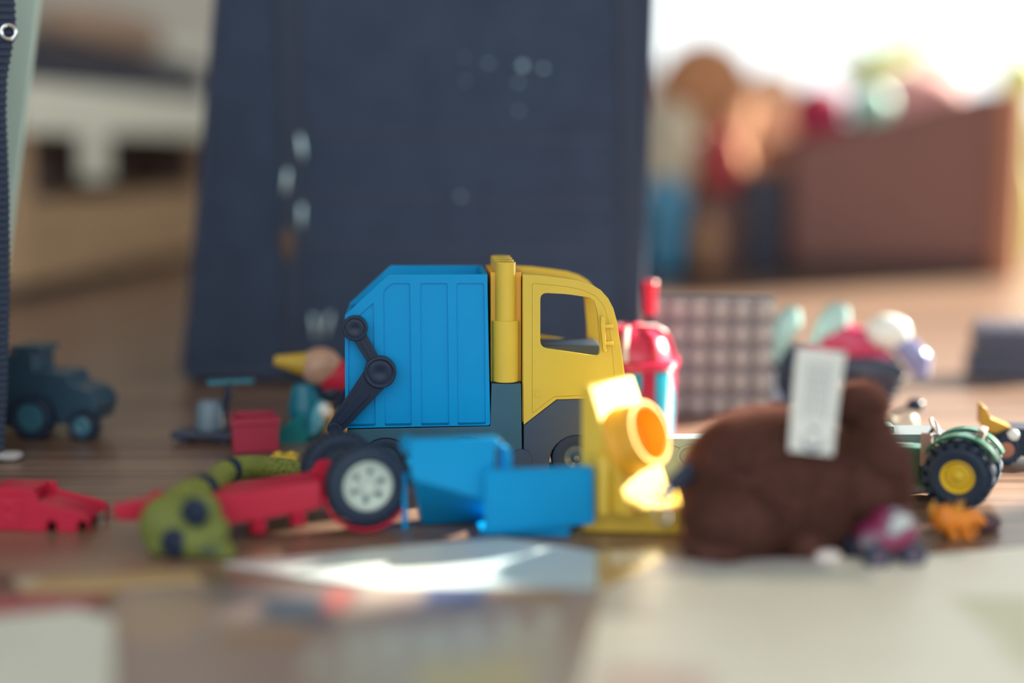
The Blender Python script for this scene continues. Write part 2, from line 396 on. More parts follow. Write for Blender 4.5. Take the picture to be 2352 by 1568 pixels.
mbm.prism(rp([(q[0]-.5, q[1]), (q[0]+1.6, q[1]-1.5), (q2[0]+.2, q2[1]+1), (q2[0]-.9, q2[1]), (q2[0]-1.8, q2[1]+2), (q[0]-.9, q[1]-5)], .6, 2), -4.4, .3)
for vv in (748, 787):
    k = TF.p(1384, vv); k2 = TF.p(1407, vv); mbm.box(k[0], k2[0], -3.4, .3, k[1]-.95, k[1]+.95)
mbm.build('mirror_bracket', P_YEL, cab, .3)
k = TF.p(1235, 905); em = MB()
em.prism([(k[0]-2.3, k[1]-2.5), (k[0]+2.3, k[1]-2.5), (k[0]+2.3, k[1]+2.5), (k[0]-2.3, k[1]+2.5)], -.18, .1, [[(k[0]-2.0, k[1]-2.2), (k[0]+2.0, k[1]-2.2), (k[0]+2.0, k[1]+2.2), (k[0]-2.0, k[1]+2.2)]])
em.prism([(k[0]-1.4, k[1]-1.6), (k[0]+1.2, k[1]-1.6), (k[0]+1.2, k[1]+1.2), (k[0]-1.4, k[1]+1.2)], -.25, .1); em.build('embossed_square', P_YEL, cab)
sx0 = TF.p(1225, 800)[0]; sx1 = TF.p(1395, 800)[0]; MB().box(sx0, sx1, 30, W-3.2, TF.p(1300, 905)[1], TF.p(1300, 792, 30)[1]).build('seat', P_DSLATE, cab, 1)
# exhaust stack -------------------------------------------------------------
A = TF.p(1127, 618); B_ = TF.p(1200, 880); st = MB()
st.box(A[0]+.2, B_[0]-.3, 6.5, W-5, B_[1], TF.p(1190, 625, 6)[1])
stack = st.build('exhaust_stack', P_ORNG, truck, .4)
pr = (TF.p(1187, 650)[0]-TF.p(1139, 650)[0])/2; sr = (TF.p(1195, 800)[0]-TF.p(1131, 800)[0])/2; pcx = TF.p(1163, 650)[0]
zt_ = TF.p(1163, 603)[1]; zm = TF.p(1163, 738)[1]; z0_ = TF.p(1163, 879)[1]
for i in range(4):
    yy = 6.4+i*15.6
    MB().prism(circ(pcx, yy, pr, 28), zm-2, zt_, ax='z').build('pipe', P_YEL, stack, .6)
MB().prism(circ(pcx, 7.2, sr, 32), z0_, zm, ax='z').build('pipe_sleeve', P_YEL, stack, .5)
# lifting arms ----------------------------------------------------------------
def capsule(p, q, r1, r2, n=14):
    p, q = Vector(p), Vector(q); a = math.degrees(math.atan2(q.y-p.y, q.x-p.x))
    return circ(q.x, q.y, r2, n, a-90, a+90)+circ(p.x, p.y, r1, n, a+90, a+270)
pA = TF.p(815, 754, -5); pB = TF.p(873, 854, -5); pC = TF.p(769, 984, -5)
px = 1/ (TF.p(1000, 800)[0]-TF.p(999, 800)[0])
for side in (0, 1):
    fl = (lambda y: y) if side == 0 else (lambda y: W-y)
    def disc(mb, c, r, y0, y1):
        mb.lathe([(r, fl(y1)), (r, fl(y0+.5)), (r-.5, fl(y0)), (r*.82, fl(y0)), (r*.76, fl(y0+.9)), (r*.70, fl(y0+.5)), (r*.3, fl(y0+.5)), (r*.22, fl(y0+.8)), (0, fl(y0+.8))], 36, c=(c[0], 0, c[1]))
    ua = MB(); disc(ua, pA, 29/px, -6.5, .2); ua.prism(capsule(pA, pB, 4.0, 3.4), fl(-5.2), fl(-1.6)); up = ua.build('upper_arm', P_BLACK, truck, .4)
    d = (Vector(pB)-Vector(pA)); t0 = Vector(pA)+d*.3; t1 = Vector(pA)+d*.72; MB().prism(capsule(t0, t1, 1.3, 1.3, 8), fl(-6.0), fl(-4.6)).build('arm_rib', P_BLACK, up, .3)
    la = MB(); disc(la, pB, 37/px, -8.2, -1.2); la.prism(capsule(pC, pB, 4.4, 8.0), fl(-6.6), fl(-2.0)); lo = la.build('lower_arm', P_BLACK, truck, .5)
    d = (Vector(pC)-Vector(pB)); t0 = Vector(pB)+d*.36; t1 = Vector(pB)+d*.86; MB().prism(capsule(t0, t1, 3.6, 2.0, 10), fl(-7.3), fl(-6.0)).build('arm_rib', P_BLACK, lo, .4)
    pb = MB(); pb.lathe([(3.9, fl(2)), (3.9, fl(-8.2)), (3.4, fl(-8.6)), (0, fl(-8.6))], 24, c=(pC[0], 0, pC[1])); pb.build('pivot', P_BLACK, lo)
MB().cyl((pC[0], 1, pC[1]), (pC[0], W-1, pC[1]), 2.6).build('cross_bar', P_BLACK, truck)

# ================================================================== RED UPSIDE-DOWN TRAILER
CF = F(ground(842, 1224), 18)
cart = thing('toy_trailer', 'red plastic toy trailer lying upside down with large black tyre on pale hub', 'toy trailer', CF)
side_n = CF.poly([(497, 1140), (620, 1121), (735, 1104), (737, 1165), (708, 1173), (600, 1192), (508, 1207), (497, 1200)], 3)
side_f = CF.poly([(560, 1116), (690, 1092), (712, 1084), (728, 1060), (740, 1054), (760, 1056), (770, 1090), (760, 1150), (600, 1180)], 34)
floor_pts = CF.poly([(497, 1150), (735, 1112), (735, 1140), (497, 1178)], 3)
b = MB(); b.prism(rp(side_n, 1.2, 3), 3, 6); b.prism(rp(side_f, 1.2, 3), 32, 35); b.prism(floor_pts, 4, 34)
xe = side_n[0][0]; b.box(xe-.5, xe+2.5, 3, 35, side_n[6][1]+1, side_n[0][1]-1)
b.build('trailer_body', P_RED, cart, .5)
tg = CF.poly([(258, 1168), (268, 1158), (330, 1146), (380, 1136), (520, 1128), (520, 1186), (392, 1188), (282, 1192), (264, 1186)], 16)
tng = MB().prism(rp(tg, 1, 2), 12, 21).build('drawbar', P_RED, cart, .8)
k = CF.p(362, 1138, 16); MB().lathe([(3.6, -2), (3.6, 1.6), (2.6, 2.2), (0, 2.2)], 18, ax='z', c=(k[0], 16, k[1])).build('drawbar_pin', P_RED, tng)
for (u, v, y) in ((592, 1200, 8), (684, 1182, 8), (592, 1190, 26), (684, 1174, 26)):
    k = CF.p(u, v, y); MB().lathe([(4.6, 6), (4.6, -4.2), (4.2, -4.8), (0, -4.8)], 20, ax='z', c=(k[0], y, k[1])).build('stud', P_RED, cart)
ws = 20.6; wcz = CF.p(845, 1116, 0)[1]; wcx = CF.p(845, 1116, 0)[0]
for side, y0 in ((0, -1.5), (1, 35.5)):
    xo = wcx-(6 if side else 0); t = MB(); tyre(t, ws, 13.5, 13.0, nb=34, bh=1.1)
    if side:
        for v_ in t.v: v_.y = 13.5-v_.y
    for v_ in t.v: v_ += Vector((xo, y0, wcz))
    tw = t.build('wheel', RUBBER, cart)
    h = MB().lathe([(13.1, 11), (13.1, 1.0), (12.6, .2), (11.9, 0), (11.3, 1.0), (10.8, 2.0), (10.2, 2.4), (5.6, 2.2), (5.2, 3.0), (4.7, 3.0), (4.5, .2), (4.0, -.4), (3.2, -.4), (2.9, .5), (0, .4)], 40)
    if side:
        for v_ in h.v: v_.y = 13.5-v_.y
    for v_ in h.v: v_ += Vector((xo, y0, wcz))
    hb = h.build('hub', P_WHITE if side == 0 else mat('dark_hub_plastic', (.03, .05, .085), .5), tw)
    if side == 0:
        for i in range(6):
            t_ = R(20+60*i); c = Vector((xo+7.6*math.cos(t_), y0, wcz+7.6*math.sin(t_)))
            MB().lathe([(1.7, 2.6), (1.6, 1.6), (1.3, 1.3), (.8, 1.3), (.6, 2.2), (0, 2.25)], 14, c=c).build('lug_nut', mat('hub_lug', (.17, .25, .26), .5, .03), hb)
MB().cyl((wcx, 4, wcz), (wcx-6, 42, wcz), 2.2).build('axle', P_BLACK, cart)
mg = MB(); o_ = circ(wcx-.4, wcz, ws+3.0, 30, 205, 335); i_ = list(reversed(circ(wcx-.4, wcz, ws+1.4, 30, 205, 335)))
o_[0] = (o_[0][0]-2, o_[0][1]+5); i_[-1] = (i_[-1][0]-2, i_[-1][1]+5)
mg.prism(o_+i_, -1, 12); mg.build('mudguard', P_RED, cart, .3)
# ================================================================== RED WEDGE PIECE at the far left
WF = F(ground(52, 1222), -4)
wedge = thing('toy_plough_part', 'red plastic wedge shaped toy part with two round notches on the floor', 'toy part', WF)
pw = WF.poly([(52, 1222), (53, 1134), (82, 1133), (85, 1152), (180, 1176), (200, 1184), (206, 1196), (204, 1208)])
def notch(u, v, r): x, z = WF.p(u, v); return x, z
xn1 = WF.p(118, 1205)[0]; xn2 = WF.p(189, 1205)[0]; rn = 2.6
zb1 = 0.3
low = [(pw[-1][0], zb1)]+[(xn2+rn, zb1)]+circ(xn2, 4.2, rn, 10, 0, 180)+[(xn2-rn, zb1), (xn1+rn, zb1)]+circ(xn1, 4.2, rn, 10, 0, 180)+[(xn1-rn, zb1), (pw[0][0], zb1)]
MB().prism(pw[1:]+low, 0, 3).build('side_cheek', P_RED, wedge, .4)
MB().prism(pw[1:]+low, 26, 29).build('side_cheek', P_RED, wedge, .4)
xw = pw[1][0]; hh = pw[1][1]
b = MB().box(xw-22, xw+.3, 1.5, 27.5, .3, hh-2.2); b.box(xw-22, xw+2, 8, 29, hh-3, hh+.6); b.build('block_body', P_RED, wedge, .6)
b = MB().prism([(xw, 4), (xw+5, hh-5), (WF.p(180, 1178)[0], pw[4][1]-1), (pw[-1][0]-1, 6), (xw+6, 4)], 2.5, 26.5); b.build('slope_plate', P_RED, wedge, .4)
for zz in (6, 14): MB().lathe([(2.0, 1), (2.0, -.6), (1.4, -.9), (0, -.9)], 14, c=(xw-9, 2, zz)).build('pin', P_RED, wedge)
# ================================================================== GREEN SNAKE
SF = F(ground(420, 1292), 0)
snake = thing('toy_snake', 'green rubber toy snake with black bands and big black eyes', 'toy snake', SF)
GREEN = scales('snake_skin', (.27, .31, .055), (.13, .16, .03), 620, .5)
GREENH = mat('snake_head_green', (.17, .205, .05), .6, .10, 60, .15, 500, spec=.3)
path = [SF.P(720, 1092, 128), SF.P(668, 1080, 122), SF.P(610, 1074, 112), SF.P(560, 1074, 98), SF.P(522, 1082, 84), SF.P(492, 1108, 66), SF.P(462, 1128, 50), SF.P(428, 1150, 36), SF.P(398, 1188, 24)]
pp = smooth_path(path, 8); rr = [lerp(6.0, 6.6, min(1, i/20)) if i < 40 else lerp(6.6, 11.5, (i-40)/(len(pp)-41)) for i in range(len(pp))]
body = MB().tube(pp, rr, 20).build('body', GREEN, snake)
for (i0, i1) in ((30, 33), (46, 50)):
    MB().tube(pp[i0:i1+1], [r*1.035+.25 for r in rr[i0:i1+1]], 24).build('black_band', P_BLACK, body)
hd = MB(); c = SF.P(398, 1205, 20); hd.ell(c, (16.5, 15, 16), (0, 12, 0))
c2 = SF.P(452, 1238, 14); hd.ell(c2, (14, 13, 10.5), (0, 24, 0)); c3 = SF.P(505, 1262, 12); hd.ell(c3, (9.0, 10, 5.0), (0, 20, 0)); hd.ell(SF.P(460, 1185, 17), (10.5, 11, 13)); hd.ell(SF.P(482, 1228, 13), (9, 10, 11), (0, 40, 0)); hd.ell(SF.P(522, 1268, 11), (6, 9, 3.2), (0, 30, 0))
hd.ell(SF.P(380, 1238, 18), (10, 12, 9))
zmin = min(v_.z for v_ in hd.v)
for v_ in hd.v: v_.z = max(v_.z, .4)
head = hd.build('head', GREENH, snake, remesh=.9, smooth=12)
for (u, v, y) in ((448, 1176, 3.4), (401, 1246, 4.8)):
    MB().ell(SF.P(u, v, y), (7.0, 3.2, 7.0), (0, 0, -12)).build('eye', mat('eye_black', (.022, .034, .066), .5, spec=.1), head)
MB().tube([SF.P(455, 1262, 2.2), SF.P(480, 1262, 1.2), SF.P(510, 1266, 2.6)], [.8, 1.6, .8], 8).build('mouth', mat('mouth_dark', (.07, .11, .09), .6), head)

# ================================================================== BLUE TIPPER PIECES
BF = F(ground(1240, 1238), 10)
skip_ = thing('toy_tipper_tray', 'blue plastic toy tipper tray with open side in front of the truck', 'toy part', BF)
f1 = rp(BF.poly([(1112, 1080), (1362, 1070), (1365, 1202), (1112, 1222)], 0), 2.6, 4)
MB().prism(f1, 0, 2.6).build('end_panel', P_BLUE, skip_, .7)
rim_i = [(lerp(sum(p[0] for p in f1)/len(f1), p[0], .93), lerp(sum(p[1] for p in f1)/len(f1), p[1], .89)) for p in f1]
MB().prism(f1, -.7, .3, [rim_i]).build('panel_rim', P_BLUE, skip_, .3)
yb = 6
f2 = rp(BF.poly([(922, 1018), (932, 1008), (1140, 1003), (1152, 1016), (1154, 1024), (1136, 1026), (1136, 1152), (945, 1099), (940, 1040), (922, 1034)], yb), .9, 2)
MB().prism(f2, yb-2, yb+2.4).build('side_panel', P_BLUE, skip_, .5)
f3 = BF.poly([(1152, 1024), (1168, 1026), (1171, 1036), (1171, 1160), (1152, 1160)], yb+6); MB().prism(rp(f3, .7, 2), yb-1, yb+12).build('corner_post', P_BLUE, skip_, .6)
g1 = BF.poly([(922, 1018), (934, 1008), (946, 1008), (946, 1036), (922, 1036)], yb); MB().prism(g1, yb-2, yb+14).build('flange', P_BLUE, skip_, .7)
# hull under the side panel, sloping back towards the floor
A_ = BF.P(950, 1092, yb+1.2); B_ = BF.P(1134, 1142, yb+1.2); C_ = Vector((BF.p(1134, 1180, 36)[0], 36, .5)); D_ = Vector((BF.p(968, 1180, 36)[0], 36, .5))
fr4 = [A_, B_, C_, D_]; bk4 = [Vector((p.x, 48, p.z)) for p in fr4]
MB().add(fr4+bk4, [(0, 1, 2, 3), (7, 6, 5, 4), (0, 4, 5, 1), (1, 5, 6, 2), (2, 6, 7, 3), (3, 7, 4, 0)]).build('hull', P_BLUE, skip_, .5)
gx0 = BF.g(962, 1222)[0]; base = [BF.g(1090, 1205), BF.g(1104, 1232), BF.g(1308, 1233), BF.g(1330, 1195), BF.g(1180, 1175)]
MB().prism(base, .2, 3.4, ax='z').build('base_plate', P_BLUE, skip_, .5)
MB().box(BF.p(1118, 1150, 2)[0], BF.p(1300, 1150, 2)[0], 2, 12, 3.0, 9).build('under_frame', P_BLUE, skip_, .5)
cl = MB(); k = BF.P(928, 1110, 30); cl.box(k.x-1.2, k.x+1.6, 28, 33, .4, BF.p(928, 1085, 30)[1]); cl.build('clip', P_BLUE, skip_, .5)
# ================================================================== YELLOW RAMP BLOCK WITH RING
aY = 53
YF = F(ground(1350, 1226), aY)   # local x = width (right/back), local -y = down the slope (towards the camera, right)
ramp = thing('toy_ramp_block', 'yellow plastic sloped toy block with a ribbed orange ring on its sunlit face', 'toy block', YF)
Wd, Rn, Hh, Bh = 42.0, 25.5, 76.5, 13.5
sp = [(26, Bh-.5), (26, Hh), (21.5, Hh), (21.5-Rn*(Hh-Bh)/(Hh-Bh), Bh-.5)]
# ramp cross section in (y,z): vertical back at y=26, sloping face falling towards -y
b = MB().prism([(y-21.5, z) for y, z in sp], 0, Wd, ax='x'); wb = b.build('wedge', P_YEL2, ramp, .8)
b = MB().prism([YF.g(1338, 1222), YF.g(1568, 1229), YF.g(1560, 1165), YF.g(1325, 1160)], .3, Bh, ax='z'); b.build('base_brick', P_YEL2, ramp, .9)
nrm = Vector((0, -(Hh-Bh), Rn)).normalized(); slope_dir = Vector((0, Rn, Hh-Bh)).normalized()
sc = Vector((Wd*.40, -Rn, Bh))+slope_dir*36.5
Mr = Matrix((Vector((1, 0, 0)), nrm, slope_dir)).transposed().to_4x4()   # local y -> normal
rg = MB().lathe([(17.8, -1), (17.8, 3.5), (17.4, 4.2), (16.9, 4.6), (16.9, 15.2), (16.4, 15.8), (15.2, 15.8), (14.6, 15.2), (14.6, 3.2), (5.2, 3.2), (5.2, 1.0), (4.4, 1.0), (4.4, 2.6), (0, 2.6)], 56, M=Mr, c=sc)
ring = rg.build('ring', P_ORNG, ramp)
for i in range(44):
    t = 2*math.pi*i/44; M2 = Matrix.Translation(sc) @ Mr @ Matrix.Rotation(t, 4, 'Y')
    MB().box(13.9, 14.8, 4, 15.0, -.35, .35, M2).build('rib', P_ORNG, ring)
k = MB().tube([(-3.5, -12, Bh), (-3.5, -12, 36), (-3.0, -11, 39.5), (-1.0, -8, 41), (.5, -6, 41)], 3.0, 14); k.build('side_lug', P_YEL, ramp)

# ================================================================== PLUSH ANIMAL
PF = F(ground(1770, 1291), 0)
plush = thing('plush_toy', 'brown plush animal toy with a white sewn-in fabric label, lying on the floor', 'plush toy', PF)
FUR = mat('brown_plush', (.17, .078, .066), .9, .25, 90, .5, 900, spec=.1, sheen=.35)
def eb(mb, u0, u1, v0, v1, yc, ry, rot=(0, 0, 0), e=1.0):
    a = PF.p(u0, (v0+v1)/2, yc); b_ = PF.p(u1, (v0+v1)/2, yc); t = PF.p((u0+u1)/2, v0, yc); q_ = PF.p((u0+u1)/2, v1, yc)
    mb.ell(((a[0]+b_[0])/2, yc, (t[1]+q_[1])/2), ((b_[0]-a[0])/2, ry, (t[1]-q_[1])/2), rot, 28, 18, e)
b = MB()
eb(b, 1574, 1960, 945, 1285, 34, 34, e=.95); eb(b, 1690, 2000, 975, 1275, 34, 33); eb(b, 1880, 2082, 1000, 1220, 30, 27); eb(b, 1930, 2040, 1140, 1268, 26, 20, (0, -35, 0))
eb(b, 1930, 2028, 885, 990, 52, 9, (0, 8, 0), .7); eb(b, 1990, 2086, 1008, 1100, 12, 8, (0, 30, 0)); eb(b, 1968, 2040, 960, 1030, 40, 18)
eb(b, 1570, 1720, 1215, 1284, 10, 20); eb(b, 1800, 1890, 1195, 1284, 12, 15); eb(b, 1920, 1985, 1205, 1284, 20, 12)
eb(b, 1572, 1800, 1090, 1275, 18, 26)
for v_ in b.v: v_.z = max(v_.z, .5)
pb = b.build('body', FUR, plush, remesh=1.3, smooth=7)
def fur(src, name, m, n, ln, wd, parent, droop=.3):
    me = src.data; me.calc_loop_triangles(); nt_ = len(me.loop_triangles)
    co = np.empty(len(me.vertices)*3); me.vertices.foreach_get('co', co); co = co.reshape(-1, 3)
    tri = np.empty(nt_*3, dtype=np.int32); me.loop_triangles.foreach_get('vertices', tri); tri = tri.reshape(-1, 3)
    a, b_, c = co[tri[:, 0]], co[tri[:, 1]], co[tri[:, 2]]; nn = np.cross(b_-a, c-a); ar_ = np.linalg.norm(nn, axis=1); nn /= ar_[:, None]+1e-12
    idx = np.random.choice(nt_, n, p=ar_/ar_.sum()); r1 = np.sqrt(np.random.rand(n, 1)); r2 = np.random.rand(n, 1)
    p = a[idx]*(1-r1)+b_[idx]*r1*(1-r2)+c[idx]*r1*r2; d = nn[idx]+np.random.normal(0, .45, (n, 3)); d[:, 2] -= droop*.3; d /= np.linalg.norm(d, axis=1)[:, None]
    s = np.cross(d, np.random.normal(0, 1, (n, 3))); s /= np.linalg.norm(s, axis=1)[:, None]
    L = ln*.001*(.6+.8*np.random.rand(n, 1)); vs_ = np.stack([p-s*wd*.0005-nn[idx]*.0002, p+s*wd*.0005-nn[idx]*.0002, p+d*L], 1).reshape(-1, 3); vs_[:, 2] = np.maximum(vs_[:, 2], .0004)
    mm = bpy.data.meshes.new(name); mm.from_pydata(vs_.tolist(), [], np.arange(n*3).reshape(-1, 3).tolist()); mm.materials.append(m)
    o = bpy.data.objects.new(name, mm); COL.objects.link(o); o.parent = parent; o['kind'] = 'stuff'; return o
fm, fnt, fbs = nmat('plush_fibre'); FN = fnt.nodes
ftc = FN.new('ShaderNodeTexCoord'); fnz = FN.new('ShaderNodeTexNoise'); fnz.inputs['Scale'].default_value = 60; fnt.links.new(ftc.outputs['Object'], fnz.inputs[0])
fcr = FN.new('ShaderNodeValToRGB'); fcr.color_ramp.elements[0].color = (.17, .075, .06, 1); fcr.color_ramp.elements[1].color = (.30, .15, .12, 1); fnt.links.new(fnz.outputs[0], fcr.inputs[0])
fd = FN.new('ShaderNodeBsdfDiffuse'); ft = FN.new('ShaderNodeBsdfTranslucent'); fmx = FN.new('ShaderNodeMixShader'); fmx.inputs[0].default_value = .45
fnt.links.new(fcr.outputs[0], fd.inputs[0]); fnt.links.new(fcr.outputs[0], ft.inputs[0]); fnt.links.new(fd.outputs[0], fmx.inputs[1]); fnt.links.new(ft.outputs[0], fmx.inputs[2]); fnt.links.new(fmx.outputs[0], FN['Material Output'].inputs[0])
fur(pb, 'fur', fm, 80000, 2.8, .3, plush)
fur(pb, 'long_fur', fm, 26000, 5.2, .28, plush, .1)
# label
TAGM = mat('label_cloth', (.70, .73, .70), .8, .03, 60, .1, 1500)
def tagpt(s, t):
    top = PF.P(lerp(1832, 1943, s), lerp(797, 808, s), 8); bt = PF.P(lerp(1813, 1912, s), lerp(1036, 1044, s), -1.5)
    p = top.lerp(bt, t); p.y += 2.0*math.sin(math.pi*t)+1.0*math.cos(s*3); return p
def ribbon(mb, s0, s1, t0, t1, off, th, ns=4, ntt=14):
    vs_ = []; fs = []
    for k_ in (0, 1):
        for j in range(ntt+1):
            for i in range(ns+1):
                p = tagpt(lerp(s0, s1, i/ns), lerp(t0, t1, j/ntt)); vs_.append(p+Vector((0, off+th*k_, 0)))
    m_ = (ns+1)*(ntt+1)
    for j in range(ntt):
        for i in range(ns):
            q_ = j*(ns+1)+i; fs.append((q_, q_+1, q_+ns+2, q_+ns+1)); fs.append((m_+q_, m_+q_+ns+1, m_+q_+ns+2, m_+q_+1))
    for j in range(ntt):
        for i in (0, ns):
            q_ = j*(ns+1)+i; fs.append((q_, q_+ns+1, m_+q_+ns+1, m_+q_))
    for i in range(ns):
        for j in (0, ntt):
            q_ = j*(ns+1)+i; fs.append((q_, m_+q_, m_+q_+1, q_+1))
    mb.add(vs_, fs)
b = MB(); ribbon(b, 0, 1, 0, 1, 0, .5); lab = b.build('label', TAGM, plush); lab['label'] = 'white fabric label with small grey print'
INK = mat('label_ink', (.24, .27, .31), .8, .05); INK2 = mat('label_ink_dark', (.16, .19, .24), .8, .05)
b = MB()
for i in range(7):
    s_ = .25+i*.085; t0 = .14
    while t0 < .66:
        L = random.uniform(.03, .09); ribbon(b, s_, s_+.03, t0, min(t0+L, .68), -.12, .1, 1, 3); t0 += L+random.uniform(.012, .03)
b.build('small_print', INK, lab)['kind'] = 'stuff'
def arcband(mb, cs, ct, r0, r1, a0, a1, n=14):
    vs_ = []; fs = []
    for k_ in (0, 1):
        for i in range(n+1):
            a_ = R(lerp(a0, a1, i/n)); w_ = math.sin(math.pi*i/n)
            for r_ in (r0, lerp(r0, r1, .25+.75*w_)): vs_.append(tagpt(cs+r_*math.cos(a_), ct+r_*math.sin(a_)*.44)+Vector((0, -.14+.1*k_, 0)))
    m_ = 2*(n+1)
    for i in range(n):
        q_ = 2*i; fs += [(q_, q_+1, q_+3, q_+2), (m_+q_, m_+q_+2, m_+q_+3, m_+q_+1), (q_, q_+2, m_+q_+2, m_+q_), (q_+1, m_+q_+1, m_+q_+3, q_+3)]
    mb.add(vs_, fs)
b = MB(); arcband(b, .52, .84, .20, .34, 0, 180); b.build('printed_arc', INK, lab)
b = MB(); arcband(b, .52, .74, .06, .16, 20, 160); b.build('printed_mark', INK2, lab)
# clip on a black strap
ST = mat('black_webbing', NAVY, .8, .1, 200, .3, 2000)
k0 = PF.P(1585, 1085, 22); k1 = PF.P(1552, 1108, 12); k2 = PF.P(1530, 1126, 8)
MB().tube([k0, k1, k2], [6, 5, 3.2], 12, sx=.5).build('strap', ST, plush)
cM = Matrix.Rotation(R(-22), 4, 'Y') @ Matrix.Rotation(R(40), 4, 'Z'); k3 = PF.P(1519, 1172, 7)
clip = MB().torus(k3, 5.6, 1.15, cM, 28, 10, (.7, 1.3)).build('snap_hook', METAL, plush)
MB().lathe([(0, -3.5), (2.2, -3), (2.6, 0), (2.2, 3), (0, 3.5)], 14, M=Matrix.Rotation(R(-20), 4, 'Y'), ax='z', c=PF.P(1532, 1132, 7)).build('swivel', METAL, clip)

# ================================================================== RIGHT-HAND TOYS NEAR THE FOCUS PLANE
GF = F(ground(1560, 1130), -2)
PALE = mat('pale_slate_plastic', (.30, .40, .40), .4, .03, 40)
gb = thing('toy_beam', 'pale grey green toy beam with round ringed holes behind the plush toy', 'toy beam', GF)
pl = GF.poly([(1508, 1008), (1700, 1006), (1700, 1098), (1508, 1100)]); pl[2] = (pl[2][0], .4); pl[3] = (pl[3][0], .4)
hz = GF.p(1580, 1046)[1]; hx = [GF.p(1506+74*i, 1046)[0] for i in range(3)]; hr = 5.0
MB().prism(pl, 0, 15, [circ(x, hz, hr, 24) for x in hx[1:]]).build('beam_body', PALE, gb, .5)
for x in hx[1:]: MB().lathe([(hr, 4), (hr, -1.4), (hr+1.4, -1.4), (hr+1.4, .5)], 28, c=(x, 0, hz)).build('hole_ring', PALE, gb)
x2 = GF.p(1524, 1046)[0]
# flat grey plate further right
G2 = F(ground(2080, 1122), -3)
gp = thing('toy_flat_wagon', 'long flat grey toy wagon plate behind the tractor', 'toy wagon', G2)
q = G2.poly([(1960, 998), (2181, 997), (2182, 1018), (1960, 1020)]); MB().prism(q, 0, 28).build('deck', mat('grey_plastic', (.16, .19, .21), .4, .04), gp, .5)
qa = G2.p(2010, 983); qb = G2.p(2060, 998); MB().box(qa[0], qb[0], 6, 20, qb[1]-.3, qa[1]).build('raised_block', PALE, gp, .5)
for u in (1985, 2150):
    k = G2.p(u, 1020); r_ = 8
    for yy in (2, 18): MB().lathe([(k[1]*.5, 0), (k[1]*.5, 7), (0, 7.5)], 24, c=(k[0], yy, k[1]*.5)).build('wheel', RUBBER, gp)
    MB().box(k[0]-2, k[0]+2, 1, 26, k[1]*.45, k[1]+.5).build('axle_block', P_DSLATE, gp)
# tractor
RF = F(ground(2196, 1172), -26)
TGREEN = mat('tractor_green', (.012, .12, .07), .3, .05, 60, coat=.3); TAN = mat('tan_plastic', (.28, .2, .17), .45, .06, 60)
trac = thing('toy_tractor', 'small green toy tractor with yellow hub on a chunky black tyre', 'toy tractor', RF)
rw = 18.6; hub_y = mat('tractor_yellow', (.72, .52, .04), .35, .05, 60)
wxz = RF.p(2193, 1100)
for side, y0 in ((0, -2.0), (1, 26)):
    t = MB(); tyre(t, rw, 15, 9.3, nb=17, bh=2.6, skew=.9)
    if side:
        for v_ in t.v: v_.y = 15-v_.y
    for v_ in t.v: v_ += Vector((0, y0, rw))
    tw = t.build('wheel', RUBBER, trac)
    h = MB().lathe([(9.4, 13), (9.4, .8), (8.8, .5), (8.3, 1.4), (6.8, 3.0), (5.8, 2.6), (5.2, 1.8), (3.4, 2.0), (3.0, 1.0), (1.6, .6), (1.2, 0), (0, 0)], 32)
    if side:
        for v_ in h.v: v_.y = 15-v_.y
    for v_ in h.v: v_ += Vector((0, y0, rw))
    h.build('hub', hub_y, tw)
MB().cyl((0, 8, rw), (0, 32, rw), 2.4).build('axle', P_BLACK, trac)
fo = circ(0, rw, rw+3.4, 20, 25, 150); fi = list(reversed(circ(0, rw, rw+1.6, 20, 25, 150)))
MB().prism(fo+fi, 5, 14).build('fender', TGREEN, trac, .4)
MB().prism(fo+fi, 26, 35).build('fender', TGREEN, trac, .4)
bx = MB().box(-62, -14, 12.5, 27, 8, 30); bx.box(-16, 12, 14.5, 25.5, 12, 34); bx.build('body', TGREEN, trac, .8)
MB().box(-64, -16, 10, 29, 5, 9).build('running_board', mat('grey_plastic', (.16, .19, .21), .4), trac, .5)
MB().box(-34, -22, 11, 12.6, 12, 27).build('side_grille', mat('tractor_deep_green', (.01, .075, .05), .4), trac, .3)
st = MB().box(-8, 10, 13, 27, 33.5, 37.5); st.box(6, 10, 13, 27, 36, 43, Matrix.Translation((8, 0, 36)) @ Matrix.Rotation(R(15), 4, 'Y') @ Matrix.Translation((-8, 0, -36))); st.build('seat', TAN, trac, .8)
ctl = MB().box(-22, -16, 10, 15, 20, 39); ctl.box(-15, -11, 9, 13, 20, 33); ctl.build('control_console', TAN, trac, .8)
MB().torus((-15, 13, 43), 4.5, .9, Matrix.Rotation(R(60), 4, 'Y') @ Matrix.Rotation(R(90), 4, 'X'), 20, 8).build('steering_wheel', TAN, trac)
MB().cyl((-18, 14, 38), (-15, 13, 43), 1.0).build('steering_column', P_BLACK, trac)
mb = MB().cyl((-26, 12, 32), (-40, 9, 33), .7, n=8); mb.ell((-40, 9, 33), (1.6, 1.6, 1.2)); mb.build('lever', METAL, trac)
for side, y0 in ((0, 4), (1, 24)):
    t = MB(); tyre(t, 12, 10, 6.5, nb=15, bh=1.8, skew=.9, c=(-58, y0, 12)); tw = t.build('wheel', RUBBER, trac)
    MB().lathe([(6.6, 9), (6.6, .8), (6, .4), (3, 1.6), (0, 1)], 24, c=(-58, y0, 12)).build('hub', hub_y, tw)
